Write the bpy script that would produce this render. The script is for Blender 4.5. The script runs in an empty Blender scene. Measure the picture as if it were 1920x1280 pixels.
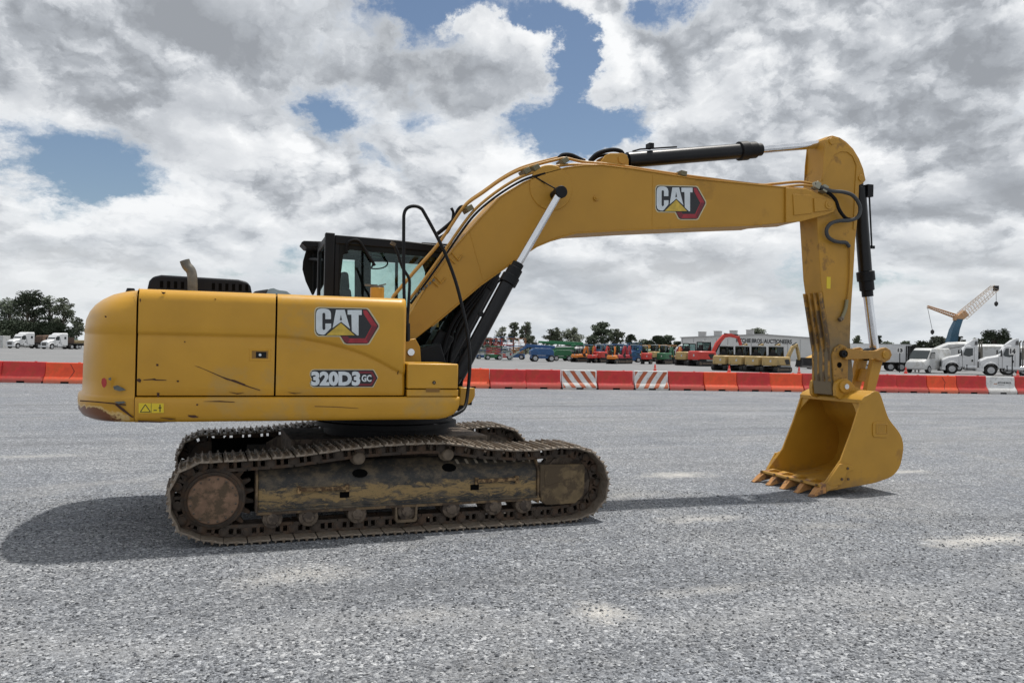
import bpy, bmesh, math, random
from mathutils import Vector, Matrix
random.seed(7)
sc = bpy.context.scene
PI = math.pi
def R(a): return math.radians(a)

# ------------------------------------------------------------------ camera
FPX = 1501.0                                   # focal length in pixels of a 1920 px wide frame
CAM = Vector((-1.41, -8.584, 1.71))
YAW, PIT, ROL = R(18.41), R(0.54), R(1.06)
FW = Vector((math.sin(YAW)*math.cos(PIT), math.cos(YAW)*math.cos(PIT), math.sin(PIT)))
RT = Vector((math.cos(YAW), -math.sin(YAW), 0)); UP = RT.cross(FW)
RT, UP = math.cos(ROL)*RT+math.sin(ROL)*UP, -math.sin(ROL)*RT+math.cos(ROL)*UP
cd = bpy.data.cameras.new('camera'); co = bpy.data.objects.new('camera', cd); sc.collection.objects.link(co)
co.matrix_world = Matrix(((RT.x, UP.x, -FW.x, CAM.x), (RT.y, UP.y, -FW.y, CAM.y), (RT.z, UP.z, -FW.z, CAM.z), (0, 0, 0, 1)))
cd.sensor_width = 36; cd.lens = FPX/1920*36; cd.clip_end = 9000; cd.clip_start = .05
sc.camera = co
def ray(px, py): return FW*FPX+RT*(px-960)+UP*(640-py)
def P(px, py, Y):                              # point of the vertical plane y = Y seen at a photo position
    d = ray(px, py); return CAM+d*((Y-CAM.y)/d.y)
def G(px, py):                                 # ground point
    d = ray(px, py); return CAM+d*(-CAM.z/d.z)
def D(px, dep, z=0):                           # ground point in a photo column at a distance
    d = ray(px, 640); d = d/FPX*dep; p = CAM+d; p.z = z; return p
def HOR(px):
    a = FW*FPX+RT*(px-960)+UP*640; return a.z/UP.z
def ZAT(px, py, dep):                          # height seen at that position at a distance
    return CAM.z+(HOR(px)-py)*dep/FPX

# ------------------------------------------------------------------ exposure and light
sc.view_settings.view_transform = 'Standard'; sc.view_settings.look = 'None'
sc.view_settings.exposure = 0.0; sc.view_settings.gamma = 1
SUNV = Vector((.29, .15, 1)).normalized()      # towards the sun
sd = bpy.data.lights.new('sun', 'SUN'); sd.energy = 3.9; sd.angle = R(1.5); sd.color = (1, .96, .9)
so = bpy.data.objects.new('sun', sd); sc.collection.objects.link(so)
so.rotation_euler = SUNV.to_track_quat('Z', 'Y').to_euler()
SUN_EL = math.asin(SUNV.z); SUN_ROT = math.atan2(SUNV.x, SUNV.y)

def build_world():
    w = bpy.data.worlds.new('World'); sc.world = w; w.use_nodes = True
    w.cycles.sampling_method = 'MANUAL'; w.cycles.sample_map_resolution = 512
    nt = w.node_tree; N = nt.nodes; L = nt.links; N.clear()
    def nd(t, **k):
        n = N.new(t)
        for a, b in k.items(): setattr(n, a, b)
        return n
    def inp(s, v):
        if v is None: return
        if hasattr(v, 'is_linked') or isinstance(v, bpy.types.NodeSocket): L.new(v, s)
        else: s.default_value = v
    def M(op, a, b=None, c=None, cl=False):
        n = nd('ShaderNodeMath', operation=op, use_clamp=cl); inp(n.inputs[0], a); inp(n.inputs[1], b)
        if c is not None: inp(n.inputs[2], c)
        return n.outputs[0]
    def mapr(v, a, b, c=0., d=1., smooth=True):
        n = nd('ShaderNodeMapRange', interpolation_type='SMOOTHSTEP' if smooth else 'LINEAR')
        inp(n.inputs[0], v); n.inputs[1].default_value = a; n.inputs[2].default_value = b
        inp(n.inputs[3], c); inp(n.inputs[4], d); return n.outputs[0]
    def mixc(f, a, b):
        n = nd('ShaderNodeMix', data_type='RGBA'); inp(n.inputs[0], f); inp(n.inputs[6], a); inp(n.inputs[7], b); return n.outputs[2]
    sky = nd('ShaderNodeTexSky', sky_type='NISHITA'); sky.sun_disc = False
    sky.sun_elevation = SUN_EL; sky.sun_rotation = SUN_ROT; sky.air_density = 1.0; sky.dust_density = .6
    tc = nd('ShaderNodeTexCoord'); sep = nd('ShaderNodeSeparateXYZ'); L.new(tc.outputs['Generated'], sep.inputs[0])
    x, y, z = sep.outputs
    az = M('ARCTAN2', x, y); zc = M('MINIMUM', M('MAXIMUM', z, -1.), 1.); el = M('ARCSINE', zc)
    elp = M('MAXIMUM', el, 0.)
    # cloud coordinates: azimuth and a vertical axis that is squeezed towards the horizon
    v = M('MULTIPLY', M('LOGARITHM', M('ADD', elp, .22), 2.718281), .72)
    cmb = nd('ShaderNodeCombineXYZ'); L.new(az, cmb.inputs[0]); L.new(v, cmb.inputs[1]); cmb.inputs[2].default_value = 3.1
    P0 = cmb.outputs[0]
    def noise(vec, scale, det, rough=.55, dist=0., lac=2.1):
        n = nd('ShaderNodeTexNoise'); L.new(vec, n.inputs['Vector']); n.inputs['Scale'].default_value = scale
        n.inputs['Detail'].default_value = det; n.inputs['Roughness'].default_value = rough
        n.inputs['Distortion'].default_value = dist; n.inputs['Lacunarity'].default_value = lac
        return n
    def vadd(a, b):
        n = nd('ShaderNodeVectorMath', operation='ADD'); inp(n.inputs[0], a); inp(n.inputs[1], b); return n.outputs[0]
    def vmul(a, s):
        n = nd('ShaderNodeVectorMath', operation='SCALE'); inp(n.inputs[0], a); n.inputs[3].default_value = s; return n.outputs[0]
    wn = noise(P0, 3.2, 10, .68)
    warp = vmul(vadd(wn.outputs['Color'], (-.5, -.5, -.5)), .30)
    sw = nd('ShaderNodeSeparateXYZ'); L.new(warp, sw.inputs[0])
    azw = M('ADD', az, sw.outputs[0]); elw = M('ADD', elp, M('MULTIPLY', sw.outputs[1], .45))
    P1 = vadd(P0, vmul(warp, .35))
    def blob(px, py, rx, ry, s):
        d = ray(px, py).normalized(); a0 = math.atan2(d.x, d.y); e0 = math.asin(d.z)
        dx = M('MULTIPLY', M('SUBTRACT', azw, a0), FPX/rx); dy = M('MULTIPLY', M('SUBTRACT', elw, e0), FPX/ry)
        r2 = M('ADD', M('MULTIPLY', dx, dx), M('MULTIPLY', dy, dy))
        return M('MULTIPLY', M('EXPONENT', M('MULTIPLY', r2, -1.)), s)
    def total(lst, base):
        t = base
        for b in lst: t = M('ADD', t, blob(*b))
        return t
    gaps = [(900, 15, 150, 60, -.62), (1010, 60, 70, 40, -.3), (1090, 120, 55, 80, -.62), (1160, 262, 130, 42, -.62), (1240, 250, 60, 40, -.3),
            (1260, 20, 70, 40, -.5), (115, 310, 88, 56, -.50), (30, 225, 80, 40, -.38), (650, 215, 60, 32, -.42), (745, 300, 50, 26, -.30), (1120, 45, 80, 50, -.25),
            (780, 30, 60, 40, -.3), (1060, 260, 50, 60, -.35), (170, 360, 60, 30, -.2), (760, 10, 60, 30, -.3),
            (1120, 200, 55, 28, .30), (960, 120, 60, 40, .25), (890, 42, 90, 15, .50), (1030, 78, 60, 20, .55), (960, 55, 50, 16, .40), (1170, 60, 40, 60, .25)]
    cov = noise(P1, 5.2, 9, .58, .15).outputs['Fac']
    cov = total([(a_, b_, c_*1.12, d_*1.12, e_*(.80 if e_ < 0 else 1)) for a_, b_, c_, d_, e_ in gaps], M('SUBTRACT', M('MULTIPLY', cov, 1.6), .28))
    dens = mapr(cov, .12, .36)
    # light and dark parts of the cloud deck
    def puff(vec):
        rn = noise(vec, 4.2, 6, .5); rn.noise_type = 'RIDGED_MULTIFRACTAL'; rn.inputs['Offset'].default_value = .95; rn.inputs['Gain'].default_value = 1.6; rn.inputs['Roughness'].default_value = .62; rn.normalize = True
        nn = noise(vec, 3.5, 9, .47, .25).outputs['Fac']
        return M('SUBTRACT', M('MULTIPLY', nn, .8), M('MULTIPLY', rn.outputs['Fac'], .42)), nn, rn.outputs['Fac']
    p1_, n1, r1 = puff(P1); p2_, n2, r2 = puff(vadd(P1, (.012, .026, 0.)))
    edge = M('MULTIPLY', M('SUBTRACT', p1_, p2_), 1.6)
    big = noise(vadd(P0, (4.3, 1.2, 0.)), 3.4, 4, .5).outputs['Fac']
    tones = [(530, 55, 260, 85, -.42), (830, 165, 130, 90, -.24), (320, 210, 220, 90, -.16), (130, 120, 120, 100, -.18), (1300, 500, 300, 60, -.08), (1760, 330, 160, 130, -.20),
             (1850, 80, 120, 90, -.22), (520, 330, 160, 60, -.05), (1150, 480, 220, 70, -.12), (700, 480, 160, 60, -.05), (250, 470, 260, 50, -.10), (1780, 500, 220, 60, -.12),
             (60, 360, 120, 50, .34), (210, 400, 160, 60, .30), (640, 290, 60, 40, .26), (1000, 260, 70, 60, .26), (1180, 110, 110, 60, .30), (1440, 150, 150, 90, .16),
             (560, 260, 80, 60, .20), (980, 70, 90, 40, .28), (1100, 190, 60, 40, .25), (1360, 470, 90, 30, .20), (1240, 420, 120, 50, .16), (850, 330, 90, 50, .22), (1660, 430, 80, 40, .22), (340, 350, 120, 50, .18)]
    tone = total([(a_, b_, c_*1.05, d_*1.05, e_*1.25) for a_, b_, c_, d_, e_ in tones], M('ADD', M('MULTIPLY', M('SUBTRACT', big, .5), .7), M('SUBTRACT', M('MULTIPLY', M('SUBTRACT', n1, .44), .80), M('MULTIPLY', M('SUBTRACT', r1, .70), .25))))
    tone = M('ADD', tone, edge)
    tf = mapr(tone, -.80, .52, 0., 1., False)
    cr = nd('ShaderNodeValToRGB'); L.new(tf, cr.inputs[0]); e = cr.color_ramp.elements
    e[0].position = 0; e[0].color = (.30, .32, .35, 1); e[1].position = 1; e[1].color = (.88, .89, .90, 1)
    for p_, c_ in ((.28, (.39, .415, .45, 1)), (.5, (.53, .555, .59, 1)), (.72, (.70, .72, .745, 1))):
        q = e.new(p_); q.color = c_
    cloud = cr.outputs[0]
    # thinner parts of cloud edges read whiter
    thin = mapr(cov, .26, .48, .5, 0.)
    cloud = mixc(thin, cloud, (.74, .77, .80, 1))
    hz = mapr(elp, 0., .20, .85, 0.)
    soft = noise(vadd(P0, (1., 7., 0.)), 7, 6, .55).outputs['Fac']
    hcol = mixc(mapr(soft, .35, .65), (.56, .60, .64, 1), (.78, .80, .81, 1))
    cloud = mixc(hz, cloud, hcol)
    dens = M('MAXIMUM', dens, mapr(elp, .10, .02))
    bg1 = nd('ShaderNodeBackground'); L.new(sky.outputs[0], bg1.inputs[0]); bg1.inputs[1].default_value = SKY_S
    bg2 = nd('ShaderNodeBackground'); L.new(cloud, bg2.inputs[0]); bg2.inputs[1].default_value = CLOUD_S
    mx = nd('ShaderNodeMixShader'); L.new(dens, mx.inputs[0]); L.new(bg1.outputs[0], mx.inputs[1]); L.new(bg2.outputs[0], mx.inputs[2])
    out = nd('ShaderNodeOutputWorld'); L.new(mx.outputs[0], out.inputs[0])
SKY_S = .085; CLOUD_S = 1.10
build_world()

# ------------------------------------------------------------------ materials
MATS = {}
def mat(name, col, rough=.6, metal=0., var=.0, scale=3., bump=0., bscale=40., dirt=None, dirt_amt=0., dscale=2., coat=0., spec=.5, det=4., emit=None, stretch=None, low=None):
    """principled paint: colour noise, optional second (dirt) colour and fine bump. low=(z0,z1,colour) dirt that gathers towards the ground"""
    if name in MATS: return MATS[name]
    m = bpy.data.materials.new(name); m.use_nodes = True; nt = m.node_tree; N = nt.nodes; L = nt.links
    b = N['Principled BSDF']; b.inputs['Roughness'].default_value = rough; b.inputs['Metallic'].default_value = metal
    b.inputs['Coat Weight'].default_value = coat; b.inputs['Specular IOR Level'].default_value = spec
    tc = N.new('ShaderNodeTexCoord'); vec = tc.outputs['Object']
    if stretch:
        mp = N.new('ShaderNodeMapping'); mp.inputs['Scale'].default_value = stretch; L.new(vec, mp.inputs[0]); vec = mp.outputs[0]
    def mixn(f, a, bb, bt='MIX'):
        n = N.new('ShaderNodeMix'); n.data_type = 'RGBA'; n.blend_type = bt
        for s, v in ((n.inputs[0], f), (n.inputs[6], a), (n.inputs[7], bb)):
            if isinstance(v, bpy.types.NodeSocket): L.new(v, s)
            else: s.default_value = v if not isinstance(v, tuple) else (*v[:3], 1)
        return n.outputs[2]
    def noise(sc_, d_=4., r_=.55):
        n = N.new('ShaderNodeTexNoise'); L.new(vec, n.inputs['Vector']); n.inputs['Scale'].default_value = sc_
        n.inputs['Detail'].default_value = d_; n.inputs['Roughness'].default_value = r_; return n.outputs['Fac']
    def mr(v, a, c, d=0., e=1.):
        n = N.new('ShaderNodeMapRange'); L.new(v, n.inputs[0]); n.inputs[1].default_value = a; n.inputs[2].default_value = c
        n.inputs[3].default_value = d; n.inputs[4].default_value = e; return n.outputs[0]
    c = tuple(col[:3])
    if var:
        out = mixn(mr(noise(scale, det), .3, .7), tuple(k*(1-var) for k in c), tuple(min(1, k*(1+var)) for k in c))
    else: out = None
    if dirt:
        f = mr(noise(dscale, 8., .65), .62-dirt_amt*.4, .70-dirt_amt*.4)
        out = mixn(f, out if out else c, dirt)
        L.new(mr(f, 0, 1, rough, min(1, rough+.3)), b.inputs['Roughness'])
    if low:
        sp = N.new('ShaderNodeSeparateXYZ'); L.new(tc.outputs['Object'], sp.inputs[0])
        ad = N.new('ShaderNodeMath'); ad.operation = 'MULTIPLY_ADD'; L.new(noise(9., 6.), ad.inputs[0]); ad.inputs[1].default_value = -.35
        L.new(sp.outputs[2], ad.inputs[2])
        out = mixn(mr(ad.outputs[0], low[0]-.17, low[1]-.17, 1., 0.), out if out else c, low[2])
    if out: L.new(out, b.inputs['Base Color'])
    else: b.inputs['Base Color'].default_value = (*c, 1)
    if bump:
        bn = N.new('ShaderNodeBump'); bn.inputs['Strength'].default_value = bump; bn.inputs['Distance'].default_value = .01
        L.new(noise(bscale, 3.), bn.inputs['Height']); L.new(bn.outputs[0], b.inputs['Normal'])
    if emit:
        b.inputs['Emission Color'].default_value = (*emit[:3], 1); b.inputs['Emission Strength'].default_value = emit[3]
    MATS[name] = m; return m
def glass(name, tint, rough=.02, mixf=.25):
    if name in MATS: return MATS[name]
    m = bpy.data.materials.new(name); m.use_nodes = True; nt = m.node_tree; N = nt.nodes; L = nt.links; N.clear()
    tr = N.new('ShaderNodeBsdfTransparent'); tr.inputs[0].default_value = (*tint, 1)
    gl = N.new('ShaderNodeBsdfGlossy'); gl.inputs['Roughness'].default_value = rough; gl.inputs[0].default_value = (.8, .9, .9, 1)
    fr = N.new('ShaderNodeFresnel'); fr.inputs[0].default_value = 1.45
    mx = N.new('ShaderNodeMixShader'); o = N.new('ShaderNodeOutputMaterial')
    L.new(fr.outputs[0], mx.inputs[0]); L.new(tr.outputs[0], mx.inputs[1]); L.new(gl.outputs[0], mx.inputs[2]); L.new(mx.outputs[0], o.inputs[0])
    MATS[name] = m; return m
YEL = (.53, .275, .021)
M_y = mat('machine_yellow', YEL, .34, var=.08, scale=2.2, bump=.16, bscale=3.2, spec=.45, dirt=(.46, .27, .06), dirt_amt=.10, dscale=1.3)
M_yb = mat('boom_yellow', (.46, .235, .021), .5, var=.07, scale=1.6, bump=.03, bscale=70, dirt=(.38, .20, .035), dirt_amt=.06, dscale=1.5)
M_arm = mat('stick_yellow', (.46, .235, .021), .5, var=.1, scale=3, bump=.05, bscale=60, dirt=(.30, .16, .04), dirt_amt=.08, dscale=3, low=(1.75, 2.5, (.16, .118, .062)))
M_bk = mat('bucket_yellow', (.46, .24, .022), .5, var=.08, scale=3, bump=.05, bscale=60, dirt=(.38, .20, .04), dirt_amt=.08, dscale=3, low=(-.05, .22, (.22, .13, .055)))
M_tooth = mat('tooth_worn', (.50, .24, .075), .65, var=.3, scale=9, bump=.1, dirt=(.20, .11, .06), dirt_amt=.35, dscale=9)
M_blk = mat('black_paint', (.006, .0065, .008), .5, var=.3, scale=4, spec=.25)
M_cyl = mat('cylinder_black', (.005, .0055, .007), .35, var=.3, scale=4, spec=.35)
M_rub = mat('black_rubber', (.006, .006, .007), .7, var=.3, scale=9, spec=.2)
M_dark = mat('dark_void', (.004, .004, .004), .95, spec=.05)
M_chr = mat('chrome_rod', (.75, .76, .78), .14, metal=1., var=.08, scale=6)
M_steel = mat('worn_steel', (.34, .32, .28), .45, metal=.6, var=.3, scale=14, dirt=(.17, .13, .09), dirt_amt=.4, dscale=9)
M_shoe = mat('track_steel', (.25, .208, .165), .5, metal=.3, var=.35, scale=12, bump=.3, bscale=60, dirt=(.16, .12, .085), dirt_amt=.35, dscale=6)
M_link = mat('track_link_steel', (.060, .045, .034), .75, var=.4, scale=14, bump=.3, dirt=(.095, .062, .042), dirt_amt=.35, dscale=8)
M_rust = mat('final_drive_rust', (.20, .12, .075), .75, var=.35, scale=9, bump=.25, bscale=60, dirt=(.10, .07, .045), dirt_amt=.3, dscale=6)
M_roll = mat('roller_dirty', (.15, .115, .085), .8, var=.4, scale=12, bump=.3, dirt=(.07, .055, .045), dirt_amt=.35, dscale=12)
M_red = mat('decal_red', (.33, .018, .030), .35, var=.25, scale=14)
M_dred = mat('decal_dark_red', (.16, .012, .022), .35)
M_dblk = mat('decal_black', (.012, .014, .018), .35)
M_dwht = mat('decal_white', (.62, .67, .70), .4, var=.08, scale=9)
M_dyel = mat('decal_yellow', (.55, .38, .05), .4, var=.2, scale=20)
M_dbei = mat('decal_border', (.55, .48, .30), .4)
M_lyel = mat('label_yellow', (.70, .52, .02), .45)
M_glass = glass('green_cab_glass', (.84, .925, .90))
M_gd = mat('scuffed_grey', (.11, .12, .11), .6, var=.3, scale=30)
M_scr = mat('scratch_rust', (.055, .022, .012), .8, var=.3, scale=40)
M_int = mat('cab_interior', (.012, .014, .015), .8, spec=.2)
M_exh = mat('exhaust_steel', (.16, .15, .13), .5, metal=.6, var=.3, scale=14)

def track_frame_material():
    m = bpy.data.materials.new('track_frame_paint'); m.use_nodes = True; nt = m.node_tree; N = nt.nodes; L = nt.links; b = N['Principled BSDF']
    tc = N.new('ShaderNodeTexCoord')
    def noise(sc_, d_, r_, st, dist=0.):
        mp = N.new('ShaderNodeMapping'); mp.inputs['Scale'].default_value = st; L.new(tc.outputs['Object'], mp.inputs[0])
        n = N.new('ShaderNodeTexNoise'); L.new(mp.outputs[0], n.inputs['Vector']); n.inputs['Scale'].default_value = sc_
        n.inputs['Detail'].default_value = d_; n.inputs['Roughness'].default_value = r_; n.inputs['Distortion'].default_value = dist; return n.outputs['Fac']
    def ramp(f, a, c):
        n = N.new('ShaderNodeMapRange'); L.new(f, n.inputs[0]); n.inputs[1].default_value = a; n.inputs[2].default_value = c; return n.outputs[0]
    def mix(f, a, c):
        n = N.new('ShaderNodeMix'); n.data_type = 'RGBA'; L.new(f, n.inputs[0])
        for s, v in ((n.inputs[6], a), (n.inputs[7], c)):
            if isinstance(v, tuple): s.default_value = (*v, 1)
            else: L.new(v, s)
        return n.outputs[2]
    sp = N.new('ShaderNodeSeparateXYZ'); L.new(tc.outputs['Object'], sp.inputs[0])
    # band of worn yellow in the lower half of the plate
    a = N.new('ShaderNodeMath'); a.operation = 'SUBTRACT'; L.new(sp.outputs[2], a.inputs[0]); a.inputs[1].default_value = .37
    a2 = N.new('ShaderNodeMath'); a2.operation = 'ABSOLUTE'; L.new(a.outputs[0], a2.inputs[0])
    band = N.new('ShaderNodeMath'); band.operation = 'MULTIPLY_ADD'; L.new(a2.outputs[0], band.inputs[0]); band.inputs[1].default_value = -1.7
    L.new(noise(9, 12, .78, (.7, 1, 2.2), 1.2), band.inputs[2])
    y = ramp(band.outputs[0], .37, .47)
    c = mix(ramp(noise(7, 8, .7, (1, 1, 1.6)), .45, .62), (.026, .025, .023), (.11, .085, .055))
    c = mix(y, c, (.27, .18, .07))
    sc1 = ramp(noise(22, 8, .82, (.6, 1, 2.5), 3.), .60, .64)
    c = mix(sc1, c, (.26, .19, .10))
    sc2 = ramp(noise(16, 6, .8, (1.4, 1, 2.), 3.), .60, .62)
    c = mix(sc2, c, (.018, .018, .018))
    L.new(c, b.inputs['Base Color']); b.inputs['Roughness'].default_value = .62
    bn = N.new('ShaderNodeBump'); bn.inputs['Strength'].default_value = .2; L.new(noise(40, 4, .6, (1, 1, 1)), bn.inputs['Height']); L.new(bn.outputs[0], b.inputs['Normal'])
    return m
M_tf = track_frame_material()

def gravel_material():
    m = bpy.data.materials.new('gravel'); m.use_nodes = True; nt = m.node_tree; N = nt.nodes; L = nt.links; b = N['Principled BSDF']
    tc = N.new('ShaderNodeTexCoord'); V = tc.outputs['Object']
    def noise(sc_, d_=4., r_=.55, dist=0.):
        n = N.new('ShaderNodeTexNoise'); L.new(V, n.inputs['Vector']); n.inputs['Scale'].default_value = sc_
        n.inputs['Detail'].default_value = d_; n.inputs['Roughness'].default_value = r_; n.inputs['Distortion'].default_value = dist; return n.outputs['Fac']
    def ramp(f, a, c, d=0., e=1.):
        n = N.new('ShaderNodeMapRange'); L.new(f, n.inputs[0]); n.inputs[1].default_value = a; n.inputs[2].default_value = c
        n.inputs[3].default_value = d; n.inputs[4].default_value = e; return n.outputs[0]
    def mix(f, a, c, bt='MIX'):
        n = N.new('ShaderNodeMix'); n.data_type = 'RGBA'; n.blend_type = bt
        for s, v in ((n.inputs[0], f), (n.inputs[6], a), (n.inputs[7], c)):
            if isinstance(v, bpy.types.NodeSocket): L.new(v, s)
            else: s.default_value = (*v, 1) if isinstance(v, tuple) else v
        return n.outputs[2]
    def math_(op, a, c):
        n = N.new('ShaderNodeMath'); n.operation = op
        for s, v in ((n.inputs[0], a), (n.inputs[1], c)):
            if isinstance(v, bpy.types.NodeSocket): L.new(v, s)
            else: s.default_value = v
        return n.outputs[0]
    def voro(sc_, feat='F1'):
        n = N.new('ShaderNodeTexVoronoi'); n.feature = feat; n.inputs['Scale'].default_value = sc_; L.new(V, n.inputs['Vector']); return n
    v1 = voro(88); v2 = voro(46)
    s1 = N.new('ShaderNodeSeparateColor'); L.new(v1.outputs['Color'], s1.inputs[0])
    s2 = N.new('ShaderNodeSeparateColor'); L.new(v2.outputs['Color'], s2.inputs[0])
    g1 = mix(s1.outputs[0], (.062, .067, .076), (.41, .423, .442))
    big = math_('GREATER_THAN', s2.outputs[1], .72)
    g2 = mix(s2.outputs[0], (.07, .075, .085), (.60, .61, .62))
    c = mix(big, g1, g2)
    # broad tone patches, wheel-track streaks and pale dust
    c = mix(ramp(noise(.35, 6, .6, .5), .35, .68), c, (.80, .83, .88), 'MULTIPLY')
    c = mix(ramp(noise(3.2, 7, .7, .3), .30, .72), c, (1.28, 1.27, 1.25), 'MULTIPLY')
    mp = N.new('ShaderNodeMapping'); mp.inputs['Scale'].default_value = (.10, 1.1, 1); mp.inputs['Rotation'].default_value = (0, 0, .12); L.new(V, mp.inputs[0])
    st = N.new('ShaderNodeTexNoise'); L.new(mp.outputs[0], st.inputs['Vector']); st.inputs['Scale'].default_value = 1.2; st.inputs['Detail'].default_value = 7; st.inputs['Roughness'].default_value = .65
    c = mix(ramp(st.outputs['Fac'], .50, .66, 0., .42), c, (.12, .127, .14))
    c = mix(ramp(noise(13, 5, .75, .2), .38, .64), mix(1., c, (.72, .73, .75), 'MULTIPLY'), c)
    dust = ramp(noise(.55, 10, .72, .9), .53, .72, 0., .62)
    fine = ramp(noise(22, 3, .6), .35, .6)
    c = mix(math_('MULTIPLY', dust, fine), c, (.34, .33, .31))
    sx_ = N.new('ShaderNodeSeparateXYZ'); L.new(V, sx_.inputs[0])
    wob = math_('MULTIPLY', math_('SUBTRACT', noise(.16, 3, .5), .5), 5.)
    for y0_, sl_, w_, col_, a_ in ((5.2, .16, .30, (.12, .125, .135), .22), (7.3, .15, .30, (.13, .135, .145), .22), (12.5, -.10, .5, (.36, .365, .375), .35), (15.4, -.10, .5, (.12, .125, .135), .24), (-3.4, -.05, .35, (.38, .385, .39), .30), (3.2, .22, .25, (.36, .36, .365), .30)):
        yy_ = math_('ADD', math_('SUBTRACT', math_('SUBTRACT', sx_.outputs[1], math_('MULTIPLY', sx_.outputs[0], sl_)), y0_), wob)
        band_ = ramp(math_('ADD', math_('ABSOLUTE', yy_, 0.), math_('MULTIPLY', noise(2.2, 6, .7), w_*1.5)), w_*1.7, w_*.8, 0., a_)
        c = mix(band_, c, col_)
    # small bare dusty spots
    acc = None
    for (px, py, rx, ry, s) in ((1845, 1012, 1.0, .28, 1.), (1128, 1147, .26, .30, .95), (1270, 890, .75, .38, .8), (1312, 972, .75, .25, .55), (570, 1075, .6, .35, .5), (1190, 928, .5, .25, .3), (1700, 884, .7, .2, .7), (480, 1090, .35, .3, .35), (1330, 1105, .8, .15, .35), (820, 1150, .5, .25, .25), (60, 855, 1.2, .3, .35), (1560, 985, .6, .2, .25)):
        g = G(px, py); sp = N.new('ShaderNodeVectorMath'); sp.operation = 'SUBTRACT'; L.new(V, sp.inputs[0]); sp.inputs[1].default_value = g
        ml = N.new('ShaderNodeVectorMath'); ml.operation = 'MULTIPLY'; L.new(sp.outputs[0], ml.inputs[0]); ml.inputs[1].default_value = (1/rx, 1/ry, 0)
        ln = N.new('ShaderNodeVectorMath'); ln.operation = 'LENGTH'; L.new(ml.outputs[0], ln.inputs[0])
        k = ramp(math_('ADD', ln.outputs['Value'], math_('MULTIPLY', noise(4.5, 10, .78, .5), 2.2)), 2.0, 1.0, 0., s)
        acc = k if acc is None else math_('MAXIMUM', acc, k)
    c = mix(acc, c, (.62, .60, .56))
    L.new(c, b.inputs['Base Color']); b.inputs['Roughness'].default_value = .8; b.inputs['Specular IOR Level'].default_value = .35
    h = math_('ADD', math_('MULTIPLY', v1.outputs['Distance'], -1.), math_('MULTIPLY', v2.outputs['Distance'], -.8))
    bn = N.new('ShaderNodeBump'); bn.inputs['Strength'].default_value = 1.; bn.inputs['Distance'].default_value = .012; L.new(h, bn.inputs['Height'])
    L.new(bn.outputs[0], b.inputs['Normal'])
    return m
M_grav = gravel_material()

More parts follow.
